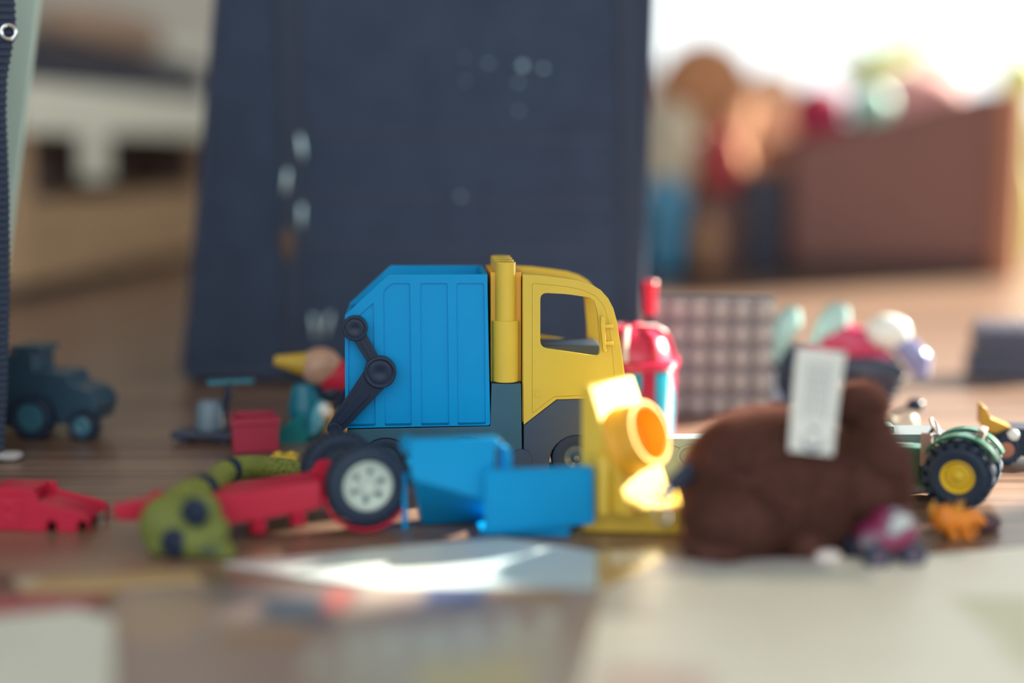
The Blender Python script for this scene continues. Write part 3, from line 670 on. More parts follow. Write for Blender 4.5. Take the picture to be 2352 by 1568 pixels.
# orange animal
OF = F(ground(2195, 1243), 0)
ORG = mat('orange_rubber', (.85, .26, .02), .45, .12, 90, .1, 500, sss=.2); ORG2 = mat('amber_rubber', (.85, .42, .05), .5, .12, 90)
an = thing('toy_animal_figure', 'small orange toy animal figure with a spiky amber mane beside the tractor wheel', 'toy animal', OF)
def op(u, v, y=0): return OF.P(u, v, y)
b = MB(); b.ell(op(2195, 1192, 8), (11, 6, 5.5), (0, 6, 0)); b.ell(op(2168, 1190, 6), (7, 6, 7)); b.ell(op(2234, 1188, 8), (6.0, 5, 4.2), (0, 20, 0)); b.ell(op(2250, 1197, 8), (3.6, 3.2, 2.6))
for (u0, v0, u1, v1, y) in ((2172, 1200, 2186, 1238, 3), (2204, 1200, 2218, 1238, 3), (2165, 1200, 2168, 1228, 13), (2222, 1196, 2232, 1226, 13)):
    p = op(u0, v0, y); q_ = op(u1, v1, y); q_.z = 1.6; b.tube([p, p.lerp(q_, .55)+Vector((1, 0, 0)), q_], [3.4, 2.4, 2.2], 10); b.ell(q_+Vector((1.2, -.8, 0)), (2.8, 2.2, 1.5))
ob = b.build('body', ORG, an, remesh=.6, smooth=4)
for i in range(16):
    t = i/15; p = op(lerp(2150, 2200, t), lerp(1198, 1180, t), 5+4*random.random()); d = Vector((random.uniform(-.7, .5)-.5+t*.7, random.uniform(-.5, .5), 1)).normalized()
    MB().cyl(p-d*2, p+d*random.uniform(6, 10), 1.9, .15, 7).build('mane_spike', ORG2, ob)
MB().tube([op(2152, 1205, 8), op(2143, 1190, 8), op(2140, 1165, 9), op(2146, 1150, 9)], [2.2, 1.8, 1.6, .4], 10).build('tail', ORG2, ob)
# dark maroon lump by the figure
k = F(ground(2262, 1218), 15); b = MB().ell((0, 0, 4), (9, 6, 4.2), (0, 0, 20), e=.8); place(b.build('maroon_lump', mat('dark_maroon', (.09, .045, .06), .6, .2, 90, .3, 300)), k, 'dark maroon lump lying behind the orange animal figure', 'toy')
# magenta shiny trinket
HF = F(ground(2062, 1312), 12)
def foil(name, cols, scale):
    m, nt, b = nmat(name); N = nt.nodes; tc = N.new('ShaderNodeTexCoord'); n = N.new('ShaderNodeTexNoise'); n.inputs['Scale'].default_value = scale; n.inputs['Detail'].default_value = 1
    link(nt, tc.outputs['Object'], n.inputs['Vector']); cr = N.new('ShaderNodeValToRGB'); cr.color_ramp.interpolation = 'EASE'
    cr.color_ramp.elements[0].color = cols[0]+(1,); cr.color_ramp.elements[1].color = cols[-1]+(1,); cr.color_ramp.elements[0].position = .3; cr.color_ramp.elements[1].position = .7
    for i, c in enumerate(cols[1:-1]): e = cr.color_ramp.elements.new(.3+.4*(i+1)/(len(cols)-1)); e.color = c+(1,)
    link(nt, n.outputs['Fac'], cr.inputs[0]); link(nt, cr.outputs[0], b.inputs['Base Color']); b.inputs['Roughness'].default_value = .15; b.inputs['Coat Weight'].default_value = .6
    return m
tc_ = thing('toy_car', 'tiny glossy magenta and silver toy car beside the plush toy', 'toy car', HF)
CARM = foil('car_paint', [(.34, .38, .44), (.16, .03, .10), (.30, .012, .085), (.07, .07, .14)], 75)
b = MB().ell((0, 12, 15), (15, 11, 8.5), (0, -10, 0), e=.8); b.ell((2, 12, 21), (9, 9, 7), e=.8); b.build('car_body', CARM, tc_, remesh=.8, smooth=4)
MB().ell((3, 4, 22), (6, 2.5, 4), (0, 0, 10)).build('windscreen', mat('silver_gloss', (.55, .62, .64), .08, .05), tc_)
for x in (-9, 9):
    for y in (1, 20): t = MB(); tyre(t, 6.4, 5, 3.6, c=(x, y, 6.4), blocks=False); tw = t.build('wheel', RUBBER, tc_); MB().lathe([(3.6, 4), (3.6, .6), (0, .3)], 18, c=(x, y, 6.4)).build('hub', mat('plum_hub', (.14, .10, .16), .3), tw)
k = F(ground(1900, 1292), 0); b = MB().ell((0, 0, 3.2), (6.5, 4, 3.2), e=.6); place(b.build('toy_bead', mat('pale_pink_plastic', (.75, .68, .66), .3)), k, 'small pale flat bead lying under the plush toy', 'bead')

# ================================================================== TOYS BEHIND THE TRUCK
# red and turquoise jar
JF = F(ground(1452, 1028), 0)
jar = thing('toy_jar', 'turquoise and red patterned jar with ridged red lid behind the truck cab', 'jar', JF)
rj = abs(JF.p(1568, 900)[0]-JF.p(1452, 900)[0]); zl_ = JF.p(1452, 850)[1]; zt_ = JF.p(1452, 765)[1]
m, nt, b_ = nmat('jar_pattern'); N = nt.nodes; tcn = N.new('ShaderNodeTexCoord'); wv = N.new('ShaderNodeTexWave'); wv.inputs['Scale'].default_value = 14; wv.inputs['Distortion'].default_value = 5; wv.inputs['Detail'].default_value = 1; wv.inputs['Detail Scale'].default_value = 1.2
link(nt, tcn.outputs['Object'], wv.inputs['Vector']); cr = N.new('ShaderNodeValToRGB'); cr.color_ramp.elements[0].color = (.0, .28, .42, 1); cr.color_ramp.elements[0].position = .45; cr.color_ramp.elements[1].color = (.42, .015, .06, 1); cr.color_ramp.elements[1].position = .62
link(nt, wv.outputs['Fac'], cr.inputs[0]); link(nt, cr.outputs[0], b_.inputs['Base Color']); b_.inputs['Roughness'].default_value = .25
MB().lathe([(rj*.92, .3), (rj*.96, 2), (rj*.98, zl_-1), (rj*.9, zl_)], 48, ax='z', c=(0, rj, 0)).build('jar_body', m, jar)
LID = mat('lid_red', (.55, .02, .07), .22, .05, 40, coat=.4)
l = MB().lathe([(rj*1.02, zl_-2), (rj*1.05, zl_), (rj*1.04, zl_+3.5), (rj*.94, zl_+5), (rj*.90, zl_+8), (rj*.78, zt_-6), (rj*.55, zt_-1), (0, zt_)], 48, ax='z', c=(0, rj, 0)); lid = l.build('lid', LID, jar)
for i in range(9):
    a_ = R(i*40+20); pts = [Vector((math.cos(a_)*r_*rj, rj+math.sin(a_)*r_*rj, z_)) for r_, z_ in ((.94, zl_+4.5), (.90, zl_+8.5), (.79, zt_-5), (.56, zt_-.5), (.2, zt_+.6))]
    MB().tube(pts, [2.2, 2.4, 2.2, 1.8, 1.0], 8).build('ridge', LID if i % 3 else mat('lid_highlight', (.75, .62, .58), .2), lid)  # every third ridge is painted pale as a highlight on the lid
# lever with the red grip
LF = F(ground(1497, 968), 0); lev = thing('toy_lever', 'black toy lever stick with a red grip standing behind the truck', 'toy lever', LF)
kt = LF.p(1493, 645); kb = LF.p(1493, 722); kx = kt[0]
MB().lathe([(4.0, kb[1]), (5.4, kt[1]-2), (5.6, kt[1]-1), (5.0, kt[1]), (0, kt[1]+.2)], 24, ax='z', c=(kx, 0, 0)).build('grip', mat('grip_red', (.65, .03, .07), .25), lev)
MB().cyl((kx, 0, 6), (kx, 0, kb[1]+1), 2.6).build('rod', P_BLACK, lev); MB().box(kx-18, kx+8, -6, 8, .3, 9).build('base', P_BLACK, lev, 1)
# grey studded plate on edge
DF = F(ground(1628, 954), -4); GREY = mat('warm_grey_plastic', (.19, .19, .205), .35, .04, 40)
gpl = thing('toy_base_plate', 'grey studded toy base plate standing on its edge behind the toys', 'toy plate', DF)
xa = DF.p(1484, 800)[0]; xe_ = DF.p(1776, 800)[0]; zt_ = DF.p(1630, 682)[1]
MB().box(xa, xe_, 0, 5, .3, zt_).build('plate', GREY, gpl, .5)
nx, nz_ = 6, 5; dx = (xe_-xa)/nx; dz = zt_/nz_; pts = None
sm_ = MB(); studs(sm_, [0], [0], 0, 6.2, 4.6); first = None
for i in range(nx):
    for j in range(nz_):
        if first is None: o = first = sm_.build('stud', mat('lit_grey_stud', (.40, .41, .40), .3, .04, 40), gpl)  # studs tinted paler than the plate, as if catching light
        else: o = first.copy(); COL.objects.link(o)
        o.rotation_euler = (R(90), 0, 0); o.location = Vector((xa+dx*(i+.5), .2, dz*(j+.5)))*.001
# toy motorbike
KF = F(ground(1945, 945), 0); bike = thing('toy_motorbike', 'glossy red, mint and white toy motorbike with dark wheels', 'toy motorbike', KF)
MINT = mat('mint_gloss', (.38, .62, .60), .12, .05, 40, coat=.5); RG = mat('crimson_gloss', (.5, .02, .10), .15, .05, 40, coat=.5); WG = mat('white_gloss', (.75, .8, .78), .12, .03, 40, coat=.5); VI = mat('violet_blue_gloss', (.22, .25, .5), .12, .1, 40, coat=.5); DN = mat('dark_navy_gloss', (.03, .04, .075), .25, .05)
for u in (1815, 2010):
    c = KF.p(u, 870); r_ = c[1]-0.5; r_ = min(r_, 24); t = MB(); tyre(t, r_, 14, r_*.55, c=(c[0], 10, r_), nb=22, bh=1.6); tw = t.build('wheel', RUBBER, bike); MB().lathe([(r_*.56, 11), (r_*.56, 2), (r_*.2, 1), (0, .5)], 24, c=(c[0], 10, r_)).build('hub', DN, tw)
def kp(u, v, y=16): return KF.P(u, v, y)
b = MB(); b.ell(kp(1950, 790), (28, 12, 15), (0, 12, 0)); b.ell(kp(1990, 830), (22, 11, 12)); b.ell(kp(1880, 820), (20, 9, 9)); b.build('fairing', RG, bike, remesh=1.5, smooth=4)
b = MB().ell(kp(1995, 850, 12), (30, 12, 13), (0, 8, 0)); b.ell(kp(1850, 850, 14), (17, 9, 12)); b.build('engine', DN, bike, remesh=1.5, smooth=4)
MB().tube([kp(1870, 800), kp(1900, 760), kp(1925, 722), kp(1938, 700)], [5, 10, 11, 5], 14, sx=.9).build('wind_shield', MINT, bike)
MB().tube([kp(1772, 830, 8), kp(1790, 780, 8), kp(1815, 730, 8), kp(1826, 706, 8)], [6, 10, 11, 5], 14, sx=.9).build('front_shield', MINT, bike)
MB().ell(kp(2040, 762, 10), (17, 12, 13)).build('rider_helmet', WG, bike)
MB().tube([kp(2050, 780, 8), kp(2085, 800, 6), kp(2112, 832, 6), kp(2118, 866, 6)], [5, 9, 10, 5], 14, sx=.7).build('tail_fin', VI, bike)
MB().tube([kp(1762, 850, 6), kp(1765, 890, 6), kp(1785, 925, 6)], [7, 6, 5], 12).build('fork', mat('lavender_gloss', (.48, .52, .62), .15), bike)
f_ = MB().ell(kp(1735, 925, 4), (8, 8, 5.5)); f_.ell(kp(1760, 928, 6), (7, 6, 4)); f_.build('front_foot', RG, bike)
b = MB().cyl(kp(1825, 840), kp(1830, 790), 5); b.cyl(kp(1810, 850, 16), kp(2010, 865, 16), 4); b.build('frame', DN, bike)
# cream cannon with dark ball on a rod
NF = F(ground(2070, 1005), -12); cn = thing('toy_cannon', 'small cream toy with a dark ball on a rod sticking out', 'toy', NF)
CRM = mat('cream_plastic', (.66, .62, .52), .25, .08, 60)
b = MB().ell(NF.P(2060, 985, 8), (13, 8, 7.5)); b.ell(NF.P(2088, 970, 6), (6, 6, 6.5)); b.ell(NF.P(2030, 985, 10), (9, 8, 6)); b.build('body', CRM, cn, remesh=1, smooth=3)
MB().cyl(NF.P(2040, 952, 6), NF.P(2090, 934, 6), 1.4).build('rod', P_BLACK, cn); MB().ell(NF.P(2103, 930, 6), (6.0, 6, 4.6)).build('ball', P_BLACK, cn); MB().cyl(NF.P(2045, 990, 7), NF.P(2040, 952, 6), 3).build('post', CRM, cn)
# dark studded brick
F9 = F(ground(2300, 872), -12); bk = thing('toy_brick', 'dark blue grey studded toy brick stack on the floor at right', 'toy brick', F9)
xa = F9.p(2225, 800)[0]; xe_ = xa+78; zt_ = F9.p(2290, 760)[1]
for i in range(2): MB().box(xa+i*4, xe_, 0, 32, .3+i*zt_/2, (i+1)*zt_/2-.2).build('brick', mat('dusk_plastic', (.05, .06, .10), .3, .05), bk, .6)
sm_ = MB(); studs(sm_, [0], [0], 0, 5.4, 8.0); first = None
for i in range(5):
    for j in range(2):
        if first is None: o = first = sm_.build('stud', mat('lit_dusk_stud', (.32, .34, .44), .15, .05, coat=.5), bk)  # paler studs paint highlights onto the dark brick
        else: o = first.copy(); COL.objects.link(o)
        o.location = Vector((xa+12+i*14.5, 8+j*16, zt_-.3))*.001
# yellow digger
EF = F(ground(2310, 1068), -8); dg = thing('toy_digger', 'black and yellow toy digger with an upturned yellow scoop', 'toy digger', EF)
MUST = mat('mustard_plastic', (.55, .30, .03), .35, .06, 50)
b = MB().prism(rp(EF.poly([(2285, 1000), (2320, 985), (2460, 985), (2460, 1050), (2285, 1048)], 4), 2, 3), 4, 26); b.build('body', P_BLACK, dg, .8)
b = MB().prism(rp(EF.poly([(2252, 975), (2255, 930), (2266, 938), (2278, 962), (2330, 985), (2460, 978), (2460, 998), (2320, 1000), (2270, 992)], 8), .8, 2), 8, 22); b.build('scoop_arm', MUST, dg, .6)
for u in (2312, 2420):
    c = EF.p(u, 1042, 0); t = MB(); tyre(t, 9.5, 8, 5, c=(c[0], 0, 9.5), nb=16, bh=1); tw = t.build('wheel', RUBBER, dg); MB().lathe([(5, 6), (5, .8), (0, .4)], 20, c=(c[0], 0, 9.5)).build('hub', mat('rust_hub', (.4, .16, .10), .4), tw)
    t = MB(); tyre(t, 9.5, 8, 5, c=(c[0], 22, 9.5), nb=16, bh=1); t.build('wheel', RUBBER, dg)
MB().ell(EF.P(2327, 1000, 2), (4, 3, 4)).build('lamp', WG, dg)
# wooden clown-like figure left of the container
CFG = F(ground(720, 1018), 10); fg = thing('wooden_toy_figure', 'wooden toy figure with ball head, yellow cone, red cap and teal body behind the truck', 'toy figure', CFG)
WD = wood('pale_toy_wood', (.45, .26, .18), (.58, .38, .28), 20, 60, 60, .4); TEAL = mat('teal_paint', (.0, .17, .26), .3, .06, 50); TEAL2 = mat('sea_green_paint', (.0, .22, .24), .3, .06, 50)
def fp_(u, v, y=14): return CFG.P(u, v, y)
MB().ell(fp_(737, 842, 14), (14, 14, 13.2)).build('head', WD, fg)
MB().cyl(fp_(712, 838, 14), fp_(630, 828, 16), 9, 3.5, 20).build('cone', mat('cone_yellow', (.5, .33, .03), .4), fg)
MB().lathe([(0, -3), (11.5, -3), (12.2, 0), (11.6, 22), (8, 25), (0, 25)], 28, ax='x', c=fp_(752, 862, 14), M=Matrix.Rotation(R(10), 4, 'Y')).build('cap', P_RED, fg)
b = MB().tube([fp_(700, 880), fp_(704, 930), fp_(712, 975), fp_(700, 1002, 14)], [8, 13, 13, 8], 20); b.build('body', TEAL, fg)
b = MB().prism(rp(CFG.poly([(690, 950), (715, 985), (700, 1024), (598, 1032), (620, 1005)], 4), 2, 3), 2, 10); b.build('foot', TEAL2, fg, 1)
b = MB().ell(fp_(728, 960, 4), (5, 5, 13), (0, 15, 0)); b.build('arm', mat('sky_paint', (.1, .4, .52), .15), fg); MB().ell(fp_(742, 942, 4), (5.2, 5.2, 6)).build('highlight_ball', WG, fg)  # the white ball stands in for a highlight on the body
MB().ell(fp_(768, 900, 12), (12, 9, 7)).build('hair', P_BLACK, fg)
MB().lathe([(12, -9), (13, 0), (12, 9)], 24, ax='z', c=fp_(772, 965, 18)).build('drum', mat('drum_orange', (.62, .33, .05), .4), fg)
k = F(ground(655, 1070), 0); b = MB().box(-9, 7, 0, 12, .3, 6); studs(b, [-5, 3], [6], 6, 2.4, 1.8); place(b.build('toy_brick', P_YEL, None, .4), k, 'small yellow toy brick half hidden behind the black tyre', 'toy brick')
# red crate and grey gadget further left
k = F(ground(590, 1040), 14); cr_ = thing('toy_crate', 'small red toy crate behind the green snake', 'toy crate', k)
xa = k.p(535, 1000)[0]; xe_ = k.p(640, 1000)[0]; zt_ = k.p(590, 962)[1]
b = MB().box(xa, xe_, 0, 2.5, .3, zt_); b.box(xa, xe_, 27, 29.5, .3, zt_); b.box(xa, xa+2.5, 1, 29, .3, zt_); b.box(xe_-2.5, xe_, 1, 29, .3, zt_); b.box(xa+1, xe_-1, 1, 29, .3, 3); b.build('crate_body', mat('crate_red', (.42, .03, .07), .4), cr_, .6)
MB().box(xa-1, xe_+1, -1, .3, zt_-4, zt_).build('rim', mat('crate_red', (.42, .03, .07), .4), cr_, .4)
k = F(ground(460, 1020), -6); sc_ = thing('toy_scooter', 'grey blue toy scooter with pale canister on a dark flat base', 'toy scooter', k)
xa = k.p(390, 1000)[0]; xe_ = k.p(540, 1000)[0]; GB = mat('grey_blue_plastic', (.13, .2, .26), .35, .05)
MB().box(xa, xe_, 0, 22, 3, 8).build('base', DN, sc_, 1.2)
for x in (xa+8, xe_-8): MB().lathe([(3.6, 2), (3.6, 20), (0, 20.5)], 18, c=(x, 0, 3.8)).build('wheel', RUBBER, sc_)
c = k.p(472, 960); MB().lathe([(8, 7.5), (9.5, 9), (9.5, c[1]+6), (7, c[1]+10), (0, c[1]+11)], 24, ax='z', c=(c[0], 10, 0)).build('canister', GB, sc_)
MB().cyl((xe_-14, 10, 7), (xe_-6, 12, 40), 2.6).build('stem', P_BLACK, sc_); MB().cyl((xe_-20, 6, 40), (xe_+8, 18, 40), 2.2).build('handlebar', mat('scooter_teal', (.02, .16, .22), .4), sc_)
# dark blue tractor at far left
k = F(ground(80, 1012), -10); bt = thing('toy_tractor', 'dark blue toy tractor with a teal hub at the edge of the dark bag', 'toy tractor', k)
DKB = mat('petrol_plastic', (.03, .075, .12), .45, .05, 40); HB = mat('teal_hub', (.05, .17, .23), .4)
b = MB().prism(rp(k.poly([(-40, 900), (0, 815), (72, 808), (76, 855), (150, 860), (160, 885), (205, 900), (226, 925), (215, 970), (-40, 985)], 10), 2, 3), 10, 40); b.build('body', DKB, bt, 1.2)
for (u, r_, y) in ((68, 15.5, 0), (185, 10.5, 2), (68, 15.5, 38), (185, 10.5, 36)):
    c = k.p(u, 965, y); t = MB(); tyre(t, r_, 11, r_*.62, c=(c[0], y, r_), nb=18, bh=1.6); tw = t.build('wheel', RUBBER, bt); MB().lathe([(r_*.63, 9), (r_*.63, 1), (r_*.4, .2), (r_*.2, 1), (0, 1)], 24, c=(c[0], y, r_)).build('hub', HB, tw)
MB().box(*[k.p(0, 815)[0], k.p(72, 815)[0], 12, 38], k.p(36, 815)[1], k.p(36, 802)[1]).build('roof', DKB, bt, .8)
k = F(ground(25, 1058), 0); b = MB().ell((0, 0, 3.2), (8, 6, 3.4), e=.8); b.ell((-9, -4, 3), (6, 5, 3)); place(b.build('toy_pebble', mat('pale_grey_plastic', (.34, .33, .34), .4), None, remesh=.6, smooth=3), k, 'pale grey pebble in front of the dark blue toy tractor', 'pebble')
k = F(ground(142, 1160), 0); b = MB().tube([(1.5, 0, .4), (0, 0, 3), (-1.5, 0, 6)], .25, 6); b.ell((-1.6, 0, 7.4), (1.6, 1.4, 1.8)); place(b.build('toy_pin', mat('clear_pin', (.5, .45, .42), .2)), k, 'tiny pale round headed pin standing behind the red wedge', 'pin')

# ================================================================== LARGE BLACK BAG BEHIND THE TRUCK
HF2 = F(ground(960, 884), 0)
FAB = mat('black_fabric', (.046, .066, .112), .85, .12, 30, .3, 700, spec=.1)
bag = thing('storage_bag', 'large black fabric bag standing upright behind the toy truck', 'bag', HF2)
out_ = HF2.poly([(530, -330), (490, 0), (455, 400), (428, 700), (412, 850), (430, 884), (1470, 884), (1482, 700), (1492, 400), (1505, 0), (1514, -330)])
out_ = [(x, max(z, .6)) for x, z in out_]
MB().prism(rp(out_, 18, 4), 0, 240).build('bag_body', FAB, bag, 12, 4)
pth = rp(out_, 18, 4)[2:-2]
MB().tube([Vector((x*.982, .5, max(z, 8))) for x, z in pth], 3.0, 8).build('piping', mat('piping_fabric', (.044, .058, .105), .7, .1), bag)
for u in (660, 1440):
    A_ = HF2.P(u-22, -300, 0); p1 = HF2.p(u-28, -300); p2 = HF2.p(u+28, -300); p3 = HF2.p(u-8, 870); p4 = HF2.p(u+40, 870)
    MB().prism([p1, p2, p4, p3], -2.4, .5).build('strap', ST, bag, .8)
for v in (300, 445, 560):
    A_ = HF2.p(700, v); B_ = HF2.p(1410, v+25); MB().prism([(A_[0], A_[1]-.9), (B_[0], B_[1]-.9), (B_[0], B_[1]+.9), (A_[0], A_[1]+.9)], -.8, .5).build('seam', mat('seam_thread', (.06, .07, .11), .8), bag)
GLN = mat('buckle_metal', (.60, .80, .86), .2, .05, metal=.8)
for (u, v, a_) in ((657, 418, 8), (692, 338, -6), (692, 498, 4), (722, 752, -4), (752, 748, 14)):
    MB().ell(HF2.P(u, v, -4), (2.2, 1.8, 11), (0, a_, 0), 12, 8).build('buckle', GLN, bag)
SEQ = mat('sequin_metal', (.34, .52, .62), .25, .05, metal=.8)
for (u, v, r_) in ((1200, 152, 2.1), (1248, 158, 1.6), (1122, 146, 1.3), (1190, 190, 1.3), (1068, 186, 1.1), (1066, 132, 1.0), (1192, 255, 1.2), (1058, 452, 1.4)):
    MB().ell(HF2.P(u, v, -.8), (r_*1.7, 1.8, r_*1.7), (0, 0, 0), 12, 8).build('sequin', SEQ, bag)
MB().ell(HF2.P(660, 560, -2), (6, 2, 14)).build('patch', mat('patch_brown', (.11, .07, .05), .7), bag)
# dark ribbed bag and mint board at the left edge
k = F(ground(-40, 1060), 23); lb = thing('knitted_bag', 'black ribbed textile bag with a metal ring at the left edge', 'bag', k)
edge = [(24, -260), (36, 60), (16, 180), (14, 260), (18, 360), (22, 480), (22, 700), (16, 900), (8, 1050)]
po = k.poly(edge, 0); po = po+[(po[-1][0]-90, .5), (po[0][0]-90, po[0][1])]; po = [(x, max(z, .5)) for x, z in po]
MB().prism(po, 0, 60).build('bag_body', FAB, lb, 2)
for i in range(80):
    t = i/79; z_ = lerp(4, po[0][1]-4, t)
    xs_ = np.interp(z_, [p[1] for p in reversed(po[:9])], [p[0] for p in reversed(po[:9])])
    if i == 0: rib0 = MB().tube([(-40, 0, 0), (-4, -.4, 0), (-.6, .4, 0), (-.2, 6, 0)], 1.2, 7).build('rib', ST, lb); o = rib0
    else: o = rib0.copy(); COL.objects.link(o)
    o.location = (xs_*.001, -.0005, z_*.001)
MB().torus(k.P(20, 74, -3), 4.2, 1.3, None, 20, 8).build('ring', METAL, lb)
k = F(ground(-60, 985), 0); q = k.poly([(118, -260), (88, 0), (25, 510), (-32, 985), (-240, 985), (-240, -260)]); q = [(x, max(z, .3)) for x, z in q]
place(MB().prism(q, 0, 7).build('board', mat('mint_board', (.66, .86, .78), .5, .04, 8), None, .6), k, 'pale mint board standing behind the ribbed black bag', 'board')

# ================================================================== FURNITURE AT THE BACK LEFT
k = F(ground(60, 690), 83); bench = thing('low_bench', 'low pale wooden bench with an open shelf, against the left side', 'bench', k)
BW = wood('bench_wood', (.42, .27, .15), (.55, .38, .22), 3, 20, 30, .5)
L_ = k.p(500, 600)[0]
DKP = mat('shelf_shade_brown', (.15, .105, .095), .7)  # dark tone put in for the shade inside the open shelf
MB().box(0, L_, 0, 330, 18, 124).build('drawer_box', BW, bench, 2)
MB().box(10, L_-10, 20, 320, .5, 19).build('dark_base', mat('base_dark', (.07, .05, .05), .7), bench)
MB().box(0, L_, 0, 330, 222, 246).build('seat', BW, bench, 3)
for x in (0, L_-34):
    for y in (0, 300): MB().box(x, x+34, y, y+30, 122, 224).build('post', BW, bench, 2)
MB().box(30, L_-30, 322, 328, 122, 224).build('back_panel', DKP, bench)
MB().box(L_-20, L_-12, 28, 302, 122, 224).build('end_panel', DKP, bench)
for t_ in (.33, .66): MB().box(L_*t_, L_*t_+12, 70, 325, 122, 224).build('divider', DKP, bench)
cl = MB().box(-8, L_+8, -7, 330, 246.5, 281); cl.box(-4, L_+6, -9, -2, 214, 258); cl.box(170, 265, -10, -3, 150, 258)
o = cl.build('throw_blanket', mat('white_cloth', (.86, .90, .80), .85, .04, 12, .3, 80), None, 3); place(o, k, 'white blanket hanging over the edge of the wooden bench', 'blanket')
bl = MB().box(0, L_+4, 8, 300, 281.5, 337); o = bl.build('folded_cover', mat('dark_cover', (.05, .055, .085), .9, .1, 12), None, 14, 4); place(o, k, 'dark navy folded cover lying on the white blanket', 'blanket')
pw_ = MB().ell((L_*.62, 110, 376), (180, 90, 38), e=.6); o = pw_.build('pillow', mat('tan_pillow', (.40, .29, .22), .9, .1, 10)); place(o, k, 'tan pillow on top of the dark folded cover', 'pillow')
pw_ = MB().ell((L_*.10, 110, 370), (120, 80, 32), e=.6); o = pw_.build('pillow', mat('grey_pillow', (.34, .34, .32), .9, .1, 10)); place(o, k, 'grey pillow on top of the dark folded cover', 'pillow')
pw_ = MB().ell((L_*1.0-24, 50, 360), (26, 40, 22), e=.7); o = pw_.build('towel', mat('white_cloth', (.86, .90, .80), .85)); place(o, k, 'small rolled white towel at the end of the dark cover', 'towel')

# ================================================================== TOY CHEST AND SOFT TOYS AT THE BACK RIGHT
k = F(ground(2060, 640), 0); chest = thing('toy_chest', 'brown leather toy chest with slanted rim standing before the window', 'toy chest', k)
LEA = mat('brown_leather', (.185, .078, .068), .5, .1, 6, .1, 60)
fr_ = k.poly([(1815, 352), (1850, 322), (2270, 208), (2312, 214), (2318, 604), (1815, 604)]); MB().prism(rp(fr_, 14, 4), 0, 22).build('front_panel', LEA, chest, 8, 4)
MB().prism(rp(fr_, 14, 4), 300, 322).build('back_panel', LEA, chest, 8, 4)
x0, x1 = fr_[0][0], fr_[3][0]; zb_ = fr_[-1][1]
MB().box(x0, x0+22, 15, 305, zb_, fr_[0][1]-6).build('side_panel', LEA, chest, 6); MB().box(x1-22, x1, 15, 305, zb_, fr_[3][1]-6).build('side_panel', LEA, chest, 6); MB().box(x0+10, x1-10, 10, 310, zb_, zb_+20).build('bottom_panel', LEA, chest, 4)
CORN = mat('sunlit_leather', (.45, .19, .11), .5, .08, 10)  # lighter tan puts the sunlight on the chest corner into the colour
MB().tube([(x1+10, 6, .5), (x1+10, 6, fr_[3][1]+4)], 24, 24).build('corner_post', CORN, chest)
MB().box(x0+8, x1-8, 14, 308, .5, zb_+3).build('dark_base', mat('base_dark', (.07, .05, .05), .7), chest)  # added dark block standing for the shade under the chest
def cp_(u, v, y): return k.P(u, v, y)
def soft(name, label, cat, mt, shapes, group=None, rm=4):
    b = MB()
    for (u, v, y, rx, ry, rz, rot) in shapes:
        p = cp_(u, v, y); b.ell(p, (rx, ry, rz), (0, rot, 0))
    lo_ = min(v_.z for v_ in b.v); c = b.v[0].copy(); c = Vector((sum(v_.x for v_ in b.v)/len(b.v), sum(v_.y for v_ in b.v)/len(b.v), lo_))
    for v_ in b.v: v_ -= c
    o = b.build(name, mt, None, remesh=rm if len(shapes) > 1 else 0, smooth=6); W_ = k.o+Vector((c.x*k.c-c.y*k.s, c.x*k.s+c.y*k.c, c.z)); o.location = W_*.001; return tag(o, label, cat)
soft('plush_toy', 'crimson soft toy leaning over the rim of the brown chest', 'plush toy', mat('crimson_soft', (.42, .03, .08), .9, .1, 20), [(1880, 262, 78, 42, 38, 44, 0), (1895, 330, 78, 38, 40, 60, 0)])
soft('toy_ball', 'mint ball sitting inside the brown toy chest', 'toy ball', mat('mint_soft', (.30, .62, .54), .5), [(2000, 250, 64, 34, 32, 36, 0)])
soft('cushion', 'pale pink and white cushion heaped in the brown chest', 'cushion', mat('pink_soft', (.85, .42, .42), .8, .15, 8), [(2110, 215, 120, 76, 46, 38, 8), (2110, 300, 120, 70, 46, 60, 0)])
soft('cushion', 'white cushion lying on top of the heap in the chest', 'cushion', mat('white_soft', (.85, .85, .84), .8, .05, 8), [(2030, 175, 225, 80, 48, 30, 12), (2150, 175, 225, 56, 46, 36, 0)])
soft('plush_toy', 'lime green stuffed toy rising beside the light-painted corner post of the chest', 'plush toy', mat('lime_soft', (.50, .62, .16), .6), [(2345, 180, 260, 34, 34, 34, 0), (2345, 330, 260, 22, 22, 120, 0), (2345, 500, 260, 30, 30, 100, 0)])
b = MB().prism(k.poly([(1935, 140), (2118, 80), (2112, 135), (2000, 168), (1960, 168)], 170), 168, 172); o = b.build('paper_flag', mat('green_paper', (.42, .68, .22), .7), None); place(o, k, 'light green paper flag sticking up from the toy chest', 'flag')
# group left of the chest
soft('bean_bag', 'large orange tan bean bag in front of the window', 'bean bag', mat('tan_suede', (.52, .24, .12), .9, .1, 6, sheen=.2), [(1615, 240, 300, 88, 90, 108, 0), (1605, 440, 300, 90, 100, 130, 0), (1605, 560, 300, 92, 100, 62, 0)], rm=6)
soft('cushion', 'pale peach cushion leaning against the tan bean bag', 'cushion', mat('peach_soft', (.78, .52, .36), .9, .08, 8), [(1765, 250, 480, 60, 40, 72, 15), (1765, 420, 480, 60, 50, 130, 0), (1765, 540, 480, 60, 50, 80, 0)], rm=6)
b = MB().box(-56, 34, 0, 110, .5, 118); o = b.build('toy_box', mat('blue_box', (.03, .10, .22), .6, .1, 20), None, 12, 4); k2 = F(cp_(1530, 640, 20)+k.o, 0); k2.o.z = 0; place(o, k2, 'dark blue rounded toy box holding a cream soft toy', 'box')
kk = k.o.copy()
